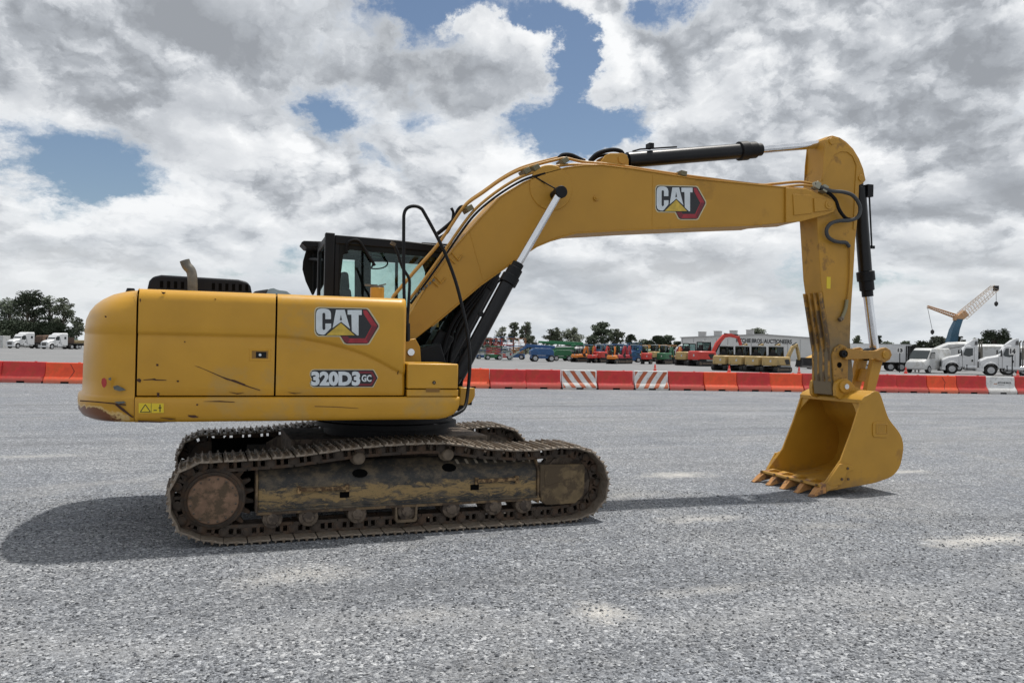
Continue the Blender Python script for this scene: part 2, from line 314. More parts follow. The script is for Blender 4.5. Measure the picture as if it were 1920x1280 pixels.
# ------------------------------------------------------------------ mesh helpers
COL = sc.collection
class MB:
    def __init__(s): s.v = []; s.f = []; s.mi = []; s.cur = 0; s.xf = None
    def add(s, vs, fs):
        n = len(s.v)
        for p in vs:
            p = Vector(p); s.v.append(s.xf @ p if s.xf else p)
        for f in fs: s.f.append(tuple(n+i for i in f)); s.mi.append(s.cur)
        return s
    def box(s, c, d, rz=0, ry=0):
        hx, hy, hz = d[0]/2, d[1]/2, d[2]/2; Rm = Matrix.Rotation(rz, 3, 'Z') @ Matrix.Rotation(ry, 3, 'Y'); c = Vector(c)
        vs = [c+Rm @ Vector((x*hx, y*hy, z*hz)) for x in (-1, 1) for y in (-1, 1) for z in (-1, 1)]
        return s.add(vs, [(0, 1, 3, 2), (4, 6, 7, 5), (0, 4, 5, 1), (2, 3, 7, 6), (0, 2, 6, 4), (1, 5, 7, 3)])
    def bb(s, x0, x1, y0, y1, z0, z1): return s.box(((x0+x1)/2, (y0+y1)/2, (z0+z1)/2), (abs(x1-x0), abs(y1-y0), abs(z1-z0)))
    def prism(s, pts, y0, y1):                  # polygon in xz, extruded along y
        n = len(pts)
        vs = [(p[0], y0, p[1]) for p in pts]+[(p[0], y1, p[1]) for p in pts]
        return s.add(vs, [tuple(range(n)), tuple(range(2*n-1, n-1, -1))]+[(i, n+i, n+(i+1) % n, (i+1) % n) for i in range(n)])
    def prismx(s, pts, x0, x1):                 # polygon in yz, extruded along x
        n = len(pts); vs = [(x0, p[0], p[1]) for p in pts]+[(x1, p[0], p[1]) for p in pts]
        return s.add(vs, [tuple(range(n)), tuple(range(2*n-1, n-1, -1))]+[(i, n+i, n+(i+1) % n, (i+1) % n) for i in range(n)])
    def loops(s, rings, cap=True, closed=True):
        n = len(rings[0]); vs = [p for r in rings for p in r]; fs = []
        for k in range(len(rings)-1):
            for i in range(n if closed else n-1):
                a, b = k*n+i, k*n+(i+1) % n; fs.append((a, b, b+n, a+n))
        if cap: fs += [tuple(range(n-1, -1, -1)), tuple(range(len(vs)-n, len(vs)))]
        return s.add(vs, fs)
    def tube(s, pts, r, seg=10, cap=True):
        pts = [Vector(p) for p in pts]; rings = []; n = len(pts); t0 = (pts[1]-pts[0]).normalized()
        a = t0.orthogonal().normalized()
        for i, p in enumerate(pts):
            t = ((pts[min(i+1, n-1)]-pts[i]).normalized()+(pts[i]-pts[max(i-1, 0)]).normalized())
            t = t.normalized() if t.length > 1e-6 else t0
            a = (a-t*a.dot(t)); a = a.normalized() if a.length > 1e-6 else t.orthogonal().normalized(); b = t.cross(a)
            rr = r[i] if isinstance(r, (list, tuple)) else r
            rings.append([p+(a*math.cos(k*2*PI/seg)+b*math.sin(k*2*PI/seg))*rr for k in range(seg)])
        return s.loops(rings, cap)
    def cyl(s, p0, p1, r, r2=None, seg=20): return s.tube([p0, p1], [r, r if r2 is None else r2], seg)
    def disc_y(s, c, r, y0, y1, seg=28): return s.cyl((c[0], y0, c[1]), (c[0], y1, c[1]), r, seg=seg)
    def build(s, name, mats, parent=None, bevel=0., bseg=2, sharp=40, recalc=True):
        me = bpy.data.meshes.new(name); me.from_pydata([tuple(v) for v in s.v], [], s.f)
        if not isinstance(mats, (list, tuple)): mats = [mats]
        for m in mats: me.materials.append(m)
        me.polygons.foreach_set('material_index', s.mi)
        if recalc:
            bm = bmesh.new(); bm.from_mesh(me); bmesh.ops.recalc_face_normals(bm, faces=bm.faces); bm.to_mesh(me); bm.free()
        me.polygons.foreach_set('use_smooth', [True]*len(me.polygons)); me.set_sharp_from_angle(angle=R(sharp)); me.update()
        o = bpy.data.objects.new(name, me); COL.objects.link(o)
        if parent: o.parent = parent
        if bevel:
            b = o.modifiers.new('bevel', 'BEVEL'); b.width = bevel; b.segments = bseg; b.limit_method = 'ANGLE'; b.angle_limit = R(35); b.harden_normals = False
        return o
def empty(name, loc=(0, 0, 0), rz=0, label=None, cat=None, group=None):
    o = bpy.data.objects.new(name, None); COL.objects.link(o); o.location = loc; o.rotation_euler = (0, 0, rz); o.empty_display_size = .3
    return tag(o, label, cat, group)
def tag(o, label=None, cat=None, group=None, kind=None):
    if label: o['label'] = label
    if cat: o['category'] = cat
    if group: o['group'] = group
    if kind: o['kind'] = kind
    return o
def kids(o): return [c for c in bpy.data.objects if c.parent == o]
def copy_tree(o, parent=None):
    c = o.copy(); COL.objects.link(c); c.parent = parent
    for ch in kids(o): copy_tree(ch, c)
    return c
def smooth_path(pts, n=8, closed=False):
    pts = [Vector(p) for p in pts]; out = []; m = len(pts)
    rng = range(m if closed else m-1)
    for i in rng:
        p0 = pts[(i-1) % m] if closed or i > 0 else pts[0]; p1 = pts[i]; p2 = pts[(i+1) % m]
        p3 = pts[(i+2) % m] if closed or i+2 < m else pts[-1]
        for k in range(n):
            t = k/n
            out.append(.5*((2*p1)+(-p0+p2)*t+(2*p0-5*p1+4*p2-p3)*t*t+(-p0+3*p1-3*p2+p3)*t**3))
    if not closed: out.append(pts[-1])
    return out
def text_geo(txt, bold=0.0, spacing=1.0):
    cu = bpy.data.curves.new('txt', 'FONT'); cu.body = txt; cu.offset = bold; cu.resolution_u = 3; cu.space_character = spacing
    ob = bpy.data.objects.new('txt', cu); COL.objects.link(ob); bpy.context.view_layer.update()
    dg = bpy.context.evaluated_depsgraph_get(); me = bpy.data.meshes.new_from_object(ob.evaluated_get(dg))
    vs = [v.co.copy() for v in me.vertices]; fs = [tuple(p.vertices) for p in me.polygons]
    bpy.data.objects.remove(ob); bpy.data.curves.remove(cu); bpy.data.meshes.remove(me)
    x0 = min(v.x for v in vs); x1 = max(v.x for v in vs); y0 = min(v.y for v in vs); y1 = max(v.y for v in vs)
    return [((v.x-x0)/(x1-x0), (v.y-y0)/(y1-y0)) for v in vs], fs
def text_on(mb, txt, fn, bold=.02, spacing=1.0):   # fn(u,v) -> 3D point
    vs, fs = text_geo(txt, bold, spacing); mb.add([fn(u, v) for u, v in vs], fs)

# ------------------------------------------------------------------ ground
g = MB(); rr = 4200; g.add([(-rr, -60, 0), (rr, -60, 0), (rr, 6000, 0), (-rr, 6000, 0)], [(0, 1, 2, 3)])
tag(g.build('ground', M_grav, recalc=False), kind='structure')
# smooth grey yard surface beyond the barriers
M_yard = mat('yard_asphalt', (.185, .188, .192), .85, var=.10, scale=.25, bump=.2, bscale=8, det=8, dirt=(.215, .215, .216), dirt_amt=.2, dscale=.06)
yd = MB(); yd.add([(-400, 36, .004), (14, 30.5, .004), (60, 14.5, .004), (500, -120, .004), (900, 500, .004), (0, 900, .004), (-600, 500, .004)], [tuple(range(7))])
tag(yd.build('yard_pavement', M_yard, recalc=False), kind='structure')
# loose stones lying on the gravel sheet near the machine
M_st = [mat('stone_light', (.40, .41, .42), .8, var=.3, scale=30), mat('stone_mid', (.20, .21, .225), .8, var=.4, scale=30), mat('stone_dark', (.07, .075, .085), .8, var=.3, scale=30)]
rs = random.Random(3); sv = []; sf = []; sm = []
for i in range(30000):
    dd = 2.6+7.5*rs.random()**.8; aa = YAW+rs.uniform(-.66, .66); cx_, cy_ = CAM.x+dd*math.sin(aa), CAM.y+dd*math.cos(aa)
    if -2.0 < cx_ < 2.0 and -1.45 < cy_ < 1.45: continue
    r_ = rs.uniform(.005, .0125)*(1.6 if rs.random() < .03 else 1); n0 = len(sv); az_ = rs.uniform(0, 6.28); ca, sa = math.cos(az_), math.sin(az_)
    for (x, y, z) in ((1, 0, .3), (0, 1, .4), (-1, 0, .35), (0, -1, .3), (0, 0, 1.), (.2, .1, -.3)):
        x *= r_*rs.uniform(.7, 1.3); y *= r_*rs.uniform(.6, 1.1); z *= r_*rs.uniform(.5, .95); sv.append((cx_+x*ca-y*sa, cy_+x*sa+y*ca, z+.001))
    k = rs.choices((0, 1, 2), (.34, .40, .26))[0]
    for f in ((0, 1, 4), (1, 2, 4), (2, 3, 4), (3, 0, 4), (1, 0, 5), (2, 1, 5), (3, 2, 5), (0, 3, 5)): sf.append((n0+f[0], n0+f[1], n0+f[2])); sm.append(k)
me = bpy.data.meshes.new('gravel_stones'); me.from_pydata(sv, [], sf)
for m_ in M_st: me.materials.append(m_)
me.polygons.foreach_set('material_index', sm); o = bpy.data.objects.new('gravel_stones', me); COL.objects.link(o); tag(o, 'loose grey gravel stones scattered over the ground', 'gravel', kind='stuff')
# distant hill
hl = MB()
def hill(px0, px1, dep, hpx, seed):
    rnd = random.Random(seed); n = 36; top = []
    for i in range(n+1):
        t = i/n; px = px0+(px1-px0)*t; h = hpx*dep/FPX*max(0.02, math.sin(PI*t))**.8*(1+.02*rnd.random()); top.append((px, h))
    vs = []; fs = []
    for k, (dd, s) in enumerate(((-250, .0), (-120, .55), (0, 1.), (150, .6), (300, 0))):
        for px, h in top: p = D(px, dep+dd); vs.append((p.x, p.y, h*s*(1+.015*rnd.random())-2))
    for k in range(4):
        for i in range(n): a = k*(n+1)+i; fs.append((a, a+1, a+n+2, a+n+1))
    hl.add(vs, fs)
hill(400, 622, 2600, 105, 1)
M_hill = mat('far_hill', (.06, .078, .085), .95, var=.3, scale=.01, det=8)
tag(hl.build('hills', M_hill, sharp=180), kind='structure')

# ================================================================== the excavator
EX = empty('excavator', (0, 0, 0), label='large yellow crawler excavator parked on gravel with its bucket resting on the ground', cat='excavator')
TY = R(2.6)                                    # the tracks point slightly away from the house
TM = Matrix.Rotation(TY, 4, 'Z')
TN = Vector((-math.sin(TY), math.cos(TY), 0)); TX = Vector((math.cos(TY), math.sin(TY), 0))
def PT(px, py, yl):                            # (x, z) in the track's own frame on the plane y' = yl
    d = ray(px, py); p = CAM+d*((yl-CAM.dot(TN))/d.dot(TN)); return (p.dot(TX), p.z)
YO, YI = 1.34, .79                             # outer and inner edge of the shoes
edge_px = [(374, 860), (420, 858), (467, 855.5), (561, 848), (655, 835), (749, 827), (842, 825), (913, 835), (994, 839), (1035, 835), (1080, 833), (1125, 849), (1143, 882), (1147, 906), (1141, 938), (1122, 963)]
top_path = [PT(x, y, -YO) for x, y in edge_px]
low_path = [(1.68, .008), (1.2, -.003), (.6, -.003), (0, -.003), (-.6, -.003), (-1.2, -.003), (-1.66, .004)]
left_path = [PT(x, y, -YO) for x, y in ((330, 1003), (310, 961), (308, 926), (315, 903), (330, 880))]
CHAIN = [(p[0], 0, p[1]) for p in low_path[::-1]]
loop = [(p[0], 0, p[1]) for p in left_path+top_path+low_path]
dense = smooth_path(loop, 16, True)
def resample(path, n):
    L = [0]
    for i in range(len(path)): L.append(L[-1]+(path[(i+1) % len(path)]-path[i]).length)
    out = []; j = 0
    for k in range(n):
        s = L[-1]*k/n
        while L[j+1] < s: j += 1
        t = (s-L[j])/max(1e-9, L[j+1]-L[j]); out.append(path[j].lerp(path[(j+1) % len(path)], t))
    return out, L[-1]
NSH = 47
shoe_pts, plen = resample(dense, NSH); PITCH = plen/NSH
def shoe_mesh():
    m = MB(); w = (YO-YI)/2; h = PITCH/2
    prof = [(-h*.97, -.004), (-h*.95, .012), (-h*.80, .012), (-h*.76, .034), (-h*.68, .034), (-h*.62, .012), (-.02, .010), (-.015, .030), (.0, .030), (.008, .010), (h*.52, .010), (h*.58, .032), (h*.66, .032), (h*.72, .012), (h*.92, .008), (h*.92, -.004), (0, -.008)]
    m.prism(prof, -w, w)
    for y in (-.06, .06):
        for x in (-.045, .045): m.cyl((x, y, .008), (x, y, .022), .014, seg=6)
    return m
def link_mesh():
    m = MB(); h = PITCH/2
    for y in (-.085, .085):
        o = .012 if y > 0 else -.012
        m.bb(-h, h, y-.015, y+.015, -.030, -.008)
        m.bb(-h*.96, h*.96, y-.02, y+.02, -.112, -.084)
        m.bb(-.013, .013, y-.015, y+.015, -.09, -.02)
        m.bb(-h*1.0, -h*.52, y-.017, y+.017, -.10, -.02); m.bb(h*.52, h*1.0, y-.017, y+.017, -.10, -.02)
        m.cyl((h, y-.03, -.058), (h, y+.03, -.058), .036, seg=12)
    m.cyl((h, -.12, -.058), (h, .12, -.058), .022, seg=10)
    return m
proto_shoe = None
for side in (-1, 1):
    yc = side*(YO+YI)/2
    ch = MB(); frames = []
    for i in range(NSH):
        a = shoe_pts[i]; b = shoe_pts[(i+1) % NSH]; t = (b-a).normalized(); nrm = Vector((-t.z, 0, t.x))
        mid = (a+b)/2-nrm*.034
        # outward = away from the loop (the path runs clockwise seen from the near side)
        Mx = Matrix(((t.x, 0, nrm.x, mid.x), (0, 1, 0, yc), (t.z, 0, nrm.z, mid.z), (0, 0, 0, 1)))
        frames.append(TM @ Mx)
    lm = link_mesh()
    for F in frames:
        ch.xf = F; ch.add(lm.v, lm.f)
    ch.xf = None
    chain = ch.build('crawler_track', M_link, EX)
    for F in frames:
        if proto_shoe is None: o = proto_shoe = shoe_mesh().build('track_shoe', M_shoe, chain, bevel=.003, bseg=1)
        else: o = proto_shoe.copy(); COL.objects.link(o); o.parent = chain
        o.matrix_local = F
def und(): m = MB(); m.xf = TM; return m
sx, sz = PT(400, 938, -1.25); ix, iz = PT(1064, 899, -1.15)
Y1 = -1.065
def arc(c, r, a0, a1, n): return [(c[0]+r*math.cos(R(a0+(a1-a0)*k/n)), c[1]+r*math.sin(R(a0+(a1-a0)*k/n))) for k in range(n+1)]
for side in (-1, 1):
    def yy(v): return v if side < 0 else -v
    # sprocket
    m = und(); n = 21; pts = []
    for k in range(n):
        for f_, r_ in ((0, .272), (.2, .275), (.36, .335), (.5, .342), (.64, .335), (.8, .275)):
            a = (k+f_)*2*PI/n; pts.append((sx+r_*math.cos(a), sz+r_*math.sin(a)))
    m.prism(pts, yy(-1.105), yy(-1.035)); m.disc_y((sx, sz), .26, yy(-1.17), yy(-.95), 32)
    spr = m.build('sprocket', M_link, EX, bevel=.004, bseg=1)
    m = und()
    m.loops([[(sx+r*math.cos(k*2*PI/40), yy(y), sz+r*math.sin(k*2*PI/40)) for k in range(40)] for r, y in ((.262, -1.16), (.262, -1.175), (.236, -1.185), (.232, -1.20))])
    m.build('drive_ring', M_link, spr)
    m = und()
    m.loops([[(sx+r*math.cos(k*2*PI/40), yy(y), sz+r*math.sin(k*2*PI/40)) for k in range(40)] for r, y in ((.206, -1.19), (.206, -1.235), (.198, -1.243), (.05, -1.246))])
    m.build('final_drive_cover', M_rust, spr)
    bo0 = None
    for k in range(16):
        a = k*2*PI/16+.2; pos = TM @ Vector((sx+.184*math.cos(a), yy(-1.2465), sz+.184*math.sin(a)))
        if bo0 is None: m = MB(); m.cyl((0, -.004, 0), (0, .004, 0), .010, seg=6); bo = bo0 = m.build('cover_bolt', M_roll, spr)
        else: bo = bo0.copy(); COL.objects.link(bo)
        bo.location = pos
    m = und(); m.bb(sx, sx+.72, yy(-1.0), yy(-.86), .22, .66); m.build('motor_housing', M_dark, EX)
    # idler
    m = und()
    m.loops([[(ix+r*math.cos(k*2*PI/40), yy(y), iz+r*math.sin(k*2*PI/40)) for k in range(40)] for r, y in ((.08, -1.13), (.20, -1.13), (.22, -1.145), (.262, -1.15), (.265, -1.12), (.30, -1.10), (.30, -1.03), (.265, -1.01), (.262, -.98), (.08, -.98))])
    m.build('idler_wheel', M_roll, EX)
    # track frame
    fx0 = PT(484, 920, -1.2)[0]; fx1 = PT(1006, 910, -1.2)[0]
    m = und()
    prof = [(-1.225, .245), (-1.225, .268), (-1.20, .272), (-1.195, .50), (-1.175, .545), (-1.06, .655), (-1.0, .665), (-.86, .60), (-.84, .27), (-.84, .245)]
    m.prismx([(yy(a), b) for a, b in prof], fx0, fx1)
    fr = m.build('track_frame', M_tf, EX, bevel=.006)
    m = und()
    zfl = .26
    m.bb(fx0-.012, fx1+.03, yy(-1.236), yy(-1.13), .228, .250)
    m.prismx([(yy(-1.222), .25), (yy(-1.218), .55), (yy(-1.08), .68), (yy(-1.0), .68), (yy(-1.0), .25)], fx0-.022, fx0-.002)
    m.prismx([(yy(-1.222), .20), (yy(-1.218), .52), (yy(-1.12), .66), (yy(-1.0), .66), (yy(-1.0), .20)], fx1+.002, fx1+.022)
    m.build('frame_flange', mat('flange_dirt', (.17, .115, .06), .8, var=.4, scale=9, bump=.3, dirt=(.07, .05, .035), dirt_amt=.4, dscale=6), fr)
    # idler guard box
    gx0 = fx1+.024; gx1 = PT(1093, 905, -1.2)[0]
    m = und()
    m.prism([(gx0, .33), (gx0+.02, .21), (gx0+.07, .175), (gx1-.10, .175), (gx1-.01, .25), (gx1, .31), (gx1, .545), (gx1-.02, .565), (gx0, .575)], yy(-1.235), yy(-1.16))
    m.prism([(gx0+.04, .50), (gx0+.05, .36), (gx1-.02, .45), (gx1-.01, .545), (gx0+.05, .545)], yy(-1.2395), yy(-1.23))
    m.build('idler_guard', mat('guard_dirty_yellow', (.17, .12, .06), .75, var=.35, scale=6, bump=.25, dirt=(.09, .065, .04), dirt_amt=.5, dscale=4), fr, bevel=.008)
    m = und()
    m.bb(fx1-.1, fx1+.15, yy(-1.10), yy(-.95), .50, .56); m.build('idler_yoke', M_roll, fr)
    # step rails, dark slots and hand holes on the plate
    for px0_, px1_, py_, slot in ((560, 652, 919, (638, 927)), (893, 970, 902, (882, 913))):
        a0 = PT(px0_, py_, -1.215); a1 = PT(px1_, py_-2, -1.215)
        m = und(); m.bb(a0[0], a1[0], yy(-1.225), yy(-1.19), a0[1]-.012, a0[1]+.018)
        m.bb(a0[0]-.01, a0[0]+.02, yy(-1.225), yy(-1.19), a0[1]-.03, a0[1]+.035); m.bb(a1[0]-.02, a1[0]+.012, yy(-1.225), yy(-1.19), a0[1]-.03, a0[1]+.035)
        m.build('step_rail', mat('rail_wear', (.27, .17, .075), .7, var=.5, scale=20, dirt=(.09, .055, .03), dirt_amt=.45, dscale=16), fr, bevel=.003)
        s0 = PT(slot[0]+8, slot[1], -1.2)
        m = und(); m.bb(s0[0]-.042, s0[0]+.042, yy(-1.2025), yy(-1.18), s0[1]-.026, s0[1]+.026); m.build('slot', M_dark, fr)
    for px_, py_ in ((673, 885), (840, 875)):
        h0 = PT(px_, py_, -1.12); m = und()
        c = [(h0[0]+.075*math.cos(t)*(1 if abs(math.cos(t)) < .8 else .95), h0[1]+.034*math.sin(t)) for t in [k*2*PI/14 for k in range(14)]]
        # hole lies on the sloping top of the plate
        def sl(z): return -1.175+(z-.545)/.11*.115-.004
        m.add([(x, yy(sl(z)), z) for x, z in c], [tuple(range(14))]); m.build('hand_hole', M_dark, fr)
    for k in range(8):
        px_ = 856+k*17.5+(k//2)*0; h0 = PT(px_, 871-k*.9, -1.09)
        m = und(); m.add([(h0[0]+dx, yy(-1.175+(.617+dz-.545)/.11*.115-.004), .617+dz) for dx, dz in ((-.02, .02), (.006, .02), (.02, -.02), (-.006, -.02))], [(0, 1, 2, 3)])
        m.build('drain_slot', mat('slot_light', (.30, .26, .20), .8), fr)
    # rollers
    rp = [(510, 977), (577, 972), (668, 966), (760, 957), (843, 955), (922, 948), (978, 944)]
    for px_, py_ in rp:
        h0 = PT(px_, py_, -1.16); zc = .188; m = und()
        m.loops([[(h0[0]+r*math.cos(k*2*PI/20), yy(y), zc+r*math.sin(k*2*PI/20)) for k in range(20)] for r, y in ((.03, -1.240), (.046, -1.236), (.052, -1.222), (.084, -1.215), (.088, -1.12), (.075, -1.11), (.075, -.98), (.088, -.97), (.088, -.93), (.05, -.92))])
        for k in range(4):
            a = k*PI/2+.6; m.cyl((h0[0]+.066*math.cos(a), yy(-1.215), zc+.066*math.sin(a)), (h0[0]+.066*math.cos(a), yy(-1.225), zc+.066*math.sin(a)), .011, seg=6)
        m.build('track_roller', M_roll, fr)
    for px_, py_ in ((673, 859), (840, 852)):
        h0 = PT(px_, py_, -1.19); m = und(); zc = h0[1]
        m.loops([[(h0[0]+r*math.cos(k*2*PI/24), yy(y), zc+r*math.sin(k*2*PI/24)) for k in range(24)] for r, y in ((.02, -1.212), (.045, -1.21), (.052, -1.205), (.058, -1.19), (.058, -1.13), (.068, -1.12), (.068, -1.07), (.05, -1.06), (.05, -.98), (.03, -.95))])
        m.build('carrier_roller', mat('carrier_roller_dirt', (.16, .125, .09), .75, var=.3, scale=14, bump=.2), fr)
        m = und(); m.bb(h0[0]-.03, h0[0]+.03, yy(-1.03), yy(-.93), .6, zc); m.build('roller_bracket', M_roll, fr)
    # guiding guard round the middle roller
    h0 = PT(760, 957, -1.2); m = und(); gx = h0[0]
    o_ = [(gx-.15, .245), (gx-.105, .235), (gx-.10, .11), (gx-.085, .092), (gx+.085, .092), (gx+.10, .11), (gx+.105, .235), (gx+.115, .245)]
    i_ = [(gx+.088, .232), (gx+.083, .13), (gx+.07, .115), (gx-.07, .115), (gx-.083, .13), (gx-.088, .232)]
    m.prism(o_+i_, yy(-1.245), yy(-1.10)); m.bb(gx-.09, gx+.09, yy(-1.15), yy(-1.12), .10, .155)
    m.build('track_guide', mat('guide_dirt', (.15, .11, .07), .8, var=.3, scale=9), fr, bevel=.004)
# car body between the tracks and slewing ring
m = und()
m.bb(-1.0, 1.0, -.55, .55, .48, .80)
for s in (-1, 1):
    for t in (-1, 1):
        m.loops([[(t*.75-.2, s*.5, .78), (t*.75+.2, s*.5, .78), (t*.75+.2, s*.5, .48), (t*.75-.2, s*.5, .48)], [(t*.95-.2, s*.9, .60), (t*.95+.2, s*.9, .60), (t*.95+.2, s*.9, .35), (t*.95-.2, s*.9, .35)]])
m.build('car_body', M_roll, EX, bevel=.01)
m = MB(); m.loops([[(.05+r*math.cos(k*2*PI/48), r*math.sin(k*2*PI/48), z) for k in range(48)] for r, z in ((.66, .78), (.66, .87), (.74, .88), (.74, .93), (.70, .94), (.70, 1.06))])
m.build('slewing_ring', M_blk, EX)

# ---- house
YS = -1.35
ZL = 1.265                                     # top of the side sill
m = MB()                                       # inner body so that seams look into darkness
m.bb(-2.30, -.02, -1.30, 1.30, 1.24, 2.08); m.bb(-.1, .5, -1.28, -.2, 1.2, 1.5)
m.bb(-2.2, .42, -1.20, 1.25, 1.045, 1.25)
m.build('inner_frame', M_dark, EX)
# sill under the doors
m = MB(); x0 = -2.262; x1 = .49
prof = [(-1.30, 1.045), (-1.335, 1.052), (-1.358, 1.075), (-1.368, 1.11), (-1.370, 1.20), (-1.365, 1.243), (-1.35, 1.256), (-1.25, 1.258), (-1.2, 1.05)]
rings = []
def ringx(x, fz=1.): return [(x, y, 1.045+(z-1.045)*1.0 if fz == 1. else 1.256-(1.256-z)*fz) for y, z in prof]
for x, fz in ((x0, 1), (-1.2, 1), (0.2, 1), (.30, 1), (.38, .93), (.44, .80), (.475, .62), (.488, .45), (.49, .30)): rings.append(ringx(x, fz))
m.loops(rings)
m.build('side_sill', M_y, EX, sharp=50)
m = MB(); m.bb(x0, x1-.1, 1.26, 1.36, 1.05, 1.256); m.build('side_sill', M_y, EX, bevel=.02)
m = MB(); m.bb(-2.25, .9, 1.26, 1.35, 1.262, 2.155); m.build('side_panel', M_y, EX, bevel=.03)
# crease line of the doors: height of the step as a function of x
def crease(x):
    if x < -1.05: return 1.775-.0*(x)
    pts = ((-1.05, 1.775), (-.79, 1.745), (-.55, 1.69), (-.32, 1.61), (-.15, 1.52), (-.0, 1.43))
    for a, b in zip(pts, pts[1:]):
        if x <= b[0]: return a[1]+(b[1]-a[1])*(x-a[0])/(b[0]-a[0])
    return 1.43
def zcr(x):                                    # smoothed
    return sum(crease(x+d) for d in (-.12, -.06, 0, .06, .12))/5
ZT = 2.165
def door(name, xa, xb, nx, hole=None, round_right=False):
    m = MB(); xs = [xa+(xb-xa)*i/nx for i in range(nx+1)]; rows = []
    for x in xs:
        c = zcr(x); col = []
        def put(y, z): col.append((x, y, z))
        put(-1.315, ZL+.002); put(-1.335, ZL+.003); put(-1.340, ZL+.010)
        for k in range(1, 6): put(-1.340-.004*math.sin(k/6*PI), ZL+(c-.03-ZL)*k/6)
        put(-1.340, c-.022); put(-1.334, c-.008); put(-1.340, c+.004); put(-1.3545, c+.014); put(-1.358, c+.032)
        z2 = 2.045
        for k in range(1, 4): put(-1.358, c+.032+(z2-c-.032)*k/4)
        put(-1.357, z2)
        for a in (15, 30, 45, 60, 75, 90): put(-1.257-.10*math.cos(R(a)), z2+.11*math.sin(R(a)))
        put(-1.05, ZT-.004)
        if round_right:
            t = max(0, (x-(xb-.03))/.03); col = [(px, py+.03*t*t, pz) for px, py, pz in col]
        rows.append(col)
    n = len(rows[0])
    vs = [p for c_ in rows for p in c_]; fs = []
    for i in range(nx):
        for j in range(n-1):
            a = i*n+j; fs.append((a, a+1, a+n+1, a+n))
    # return edges so that the panel has thickness at the seams
    for i, s in ((0, 1), (nx, -1)):
        b0 = len(vs)
        for p in rows[i]: vs.append((p[0], p[1]+.03, p[2]-.0))
        for j in range(n-1): fs.append((i*n+j, i*n+j+1, b0+j+1, b0+j))
    m.add(vs, fs); return m
d1 = door('d', -2.252, -1.168, 24).build('rear_door', M_y, EX, sharp=50)
d2 = door('d', -1.152, -.020, 36, round_right=True).build('front_door', M_y, EX, sharp=50)
# latch in the rear door
a = P(466, 651, YS); b = P(509, 679, YS)
lx, lz = (a.x+b.x)/2, (a.z+b.z)/2
m = MB(); w, h = .088, .052
m.loops([[(lx+sx_*(w+o), y, lz+sz_*(h+o)) for sx_, sz_ in ((-1, -1), (1, -1), (1, 1), (-1, 1))] for o, y in ((0, -1.340), (-.002, -1.3475), (-.012, -1.3475), (-.018, -1.344))])
latch = m.build('latch_frame', M_y, d1, bevel=.002)
m = MB(); m.bb(lx-.066, lx+.066, -1.3465, -1.342, lz-.032, lz+.034); m.build('latch_plate', mat('latch_yellow_dark', (.25, .13, .02), .5), latch)
m = MB(); m.bb(lx-.034, lx+.052, -1.3475, -1.343, lz-.026, lz+.026); m.build('latch_handle', M_blk, latch)
m = MB(); m.cyl((lx+.0, -1.347, lz), (lx+.0, -1.355, lz), .0115, seg=12); m.build('lock', M_dwht, latch)
# roof deck
m = MB(); m.bb(-2.25, -.02, -1.06, 1.30, 2.10, 2.158); m.build('roof_deck', M_y, EX, bevel=.02)
# counterweight
m = MB(); rings = []
plan = [(-2.268, -1.352), (-2.36, -1.350), (-2.46, -1.335), (-2.56, -1.27), (-2.64, -1.17), (-2.72, -1.0), (-2.79, -.75), (-2.84, -.45), (-2.862, -.15)]
plan = plan+[(x, -y) for x, y in plan[::-1]]
lev = [(1.045, .22, .10), (1.050, .09, .035), (1.075, .035, .012), (1.12, .008, .0), (1.20, -.002, -.003), (1.243, .0, -.003), (1.254, .008, .002), (1.262, .028, .008), (1.272, .034, .009), (1.40, .036, .009), (1.60, .038, .008), (1.765, .043, .008), (1.775, .047, .005), (1.79, .042, -.003), (1.90, .055, -.003), (1.97, .085, .0), (2.03, .13, .006), (2.08, .19, .018), (2.12, .26, .045), (2.145, .34, .08), (2.158, .45, .13), (2.162, .56, .25)]
for z, ix_, iy_ in lev:
    ring = []
    for x, y in plan:
        u = min(1, max(0, (-2.268-x)/.594)); u = u**.6
        k = abs(y)/1.352
        nx_ = x+ix_*u; ny_ = y-math.copysign(iy_+ix_*.55*u*max(0, (k-.55)/.45), y) if abs(y) > .3 else y*(1-ix_*.2)
        ring.append((nx_, ny_, z))
    ring += [(-2.268, 1.20, z), (-2.268, -1.20, z)]
    rings.append(ring)
m.loops(rings)
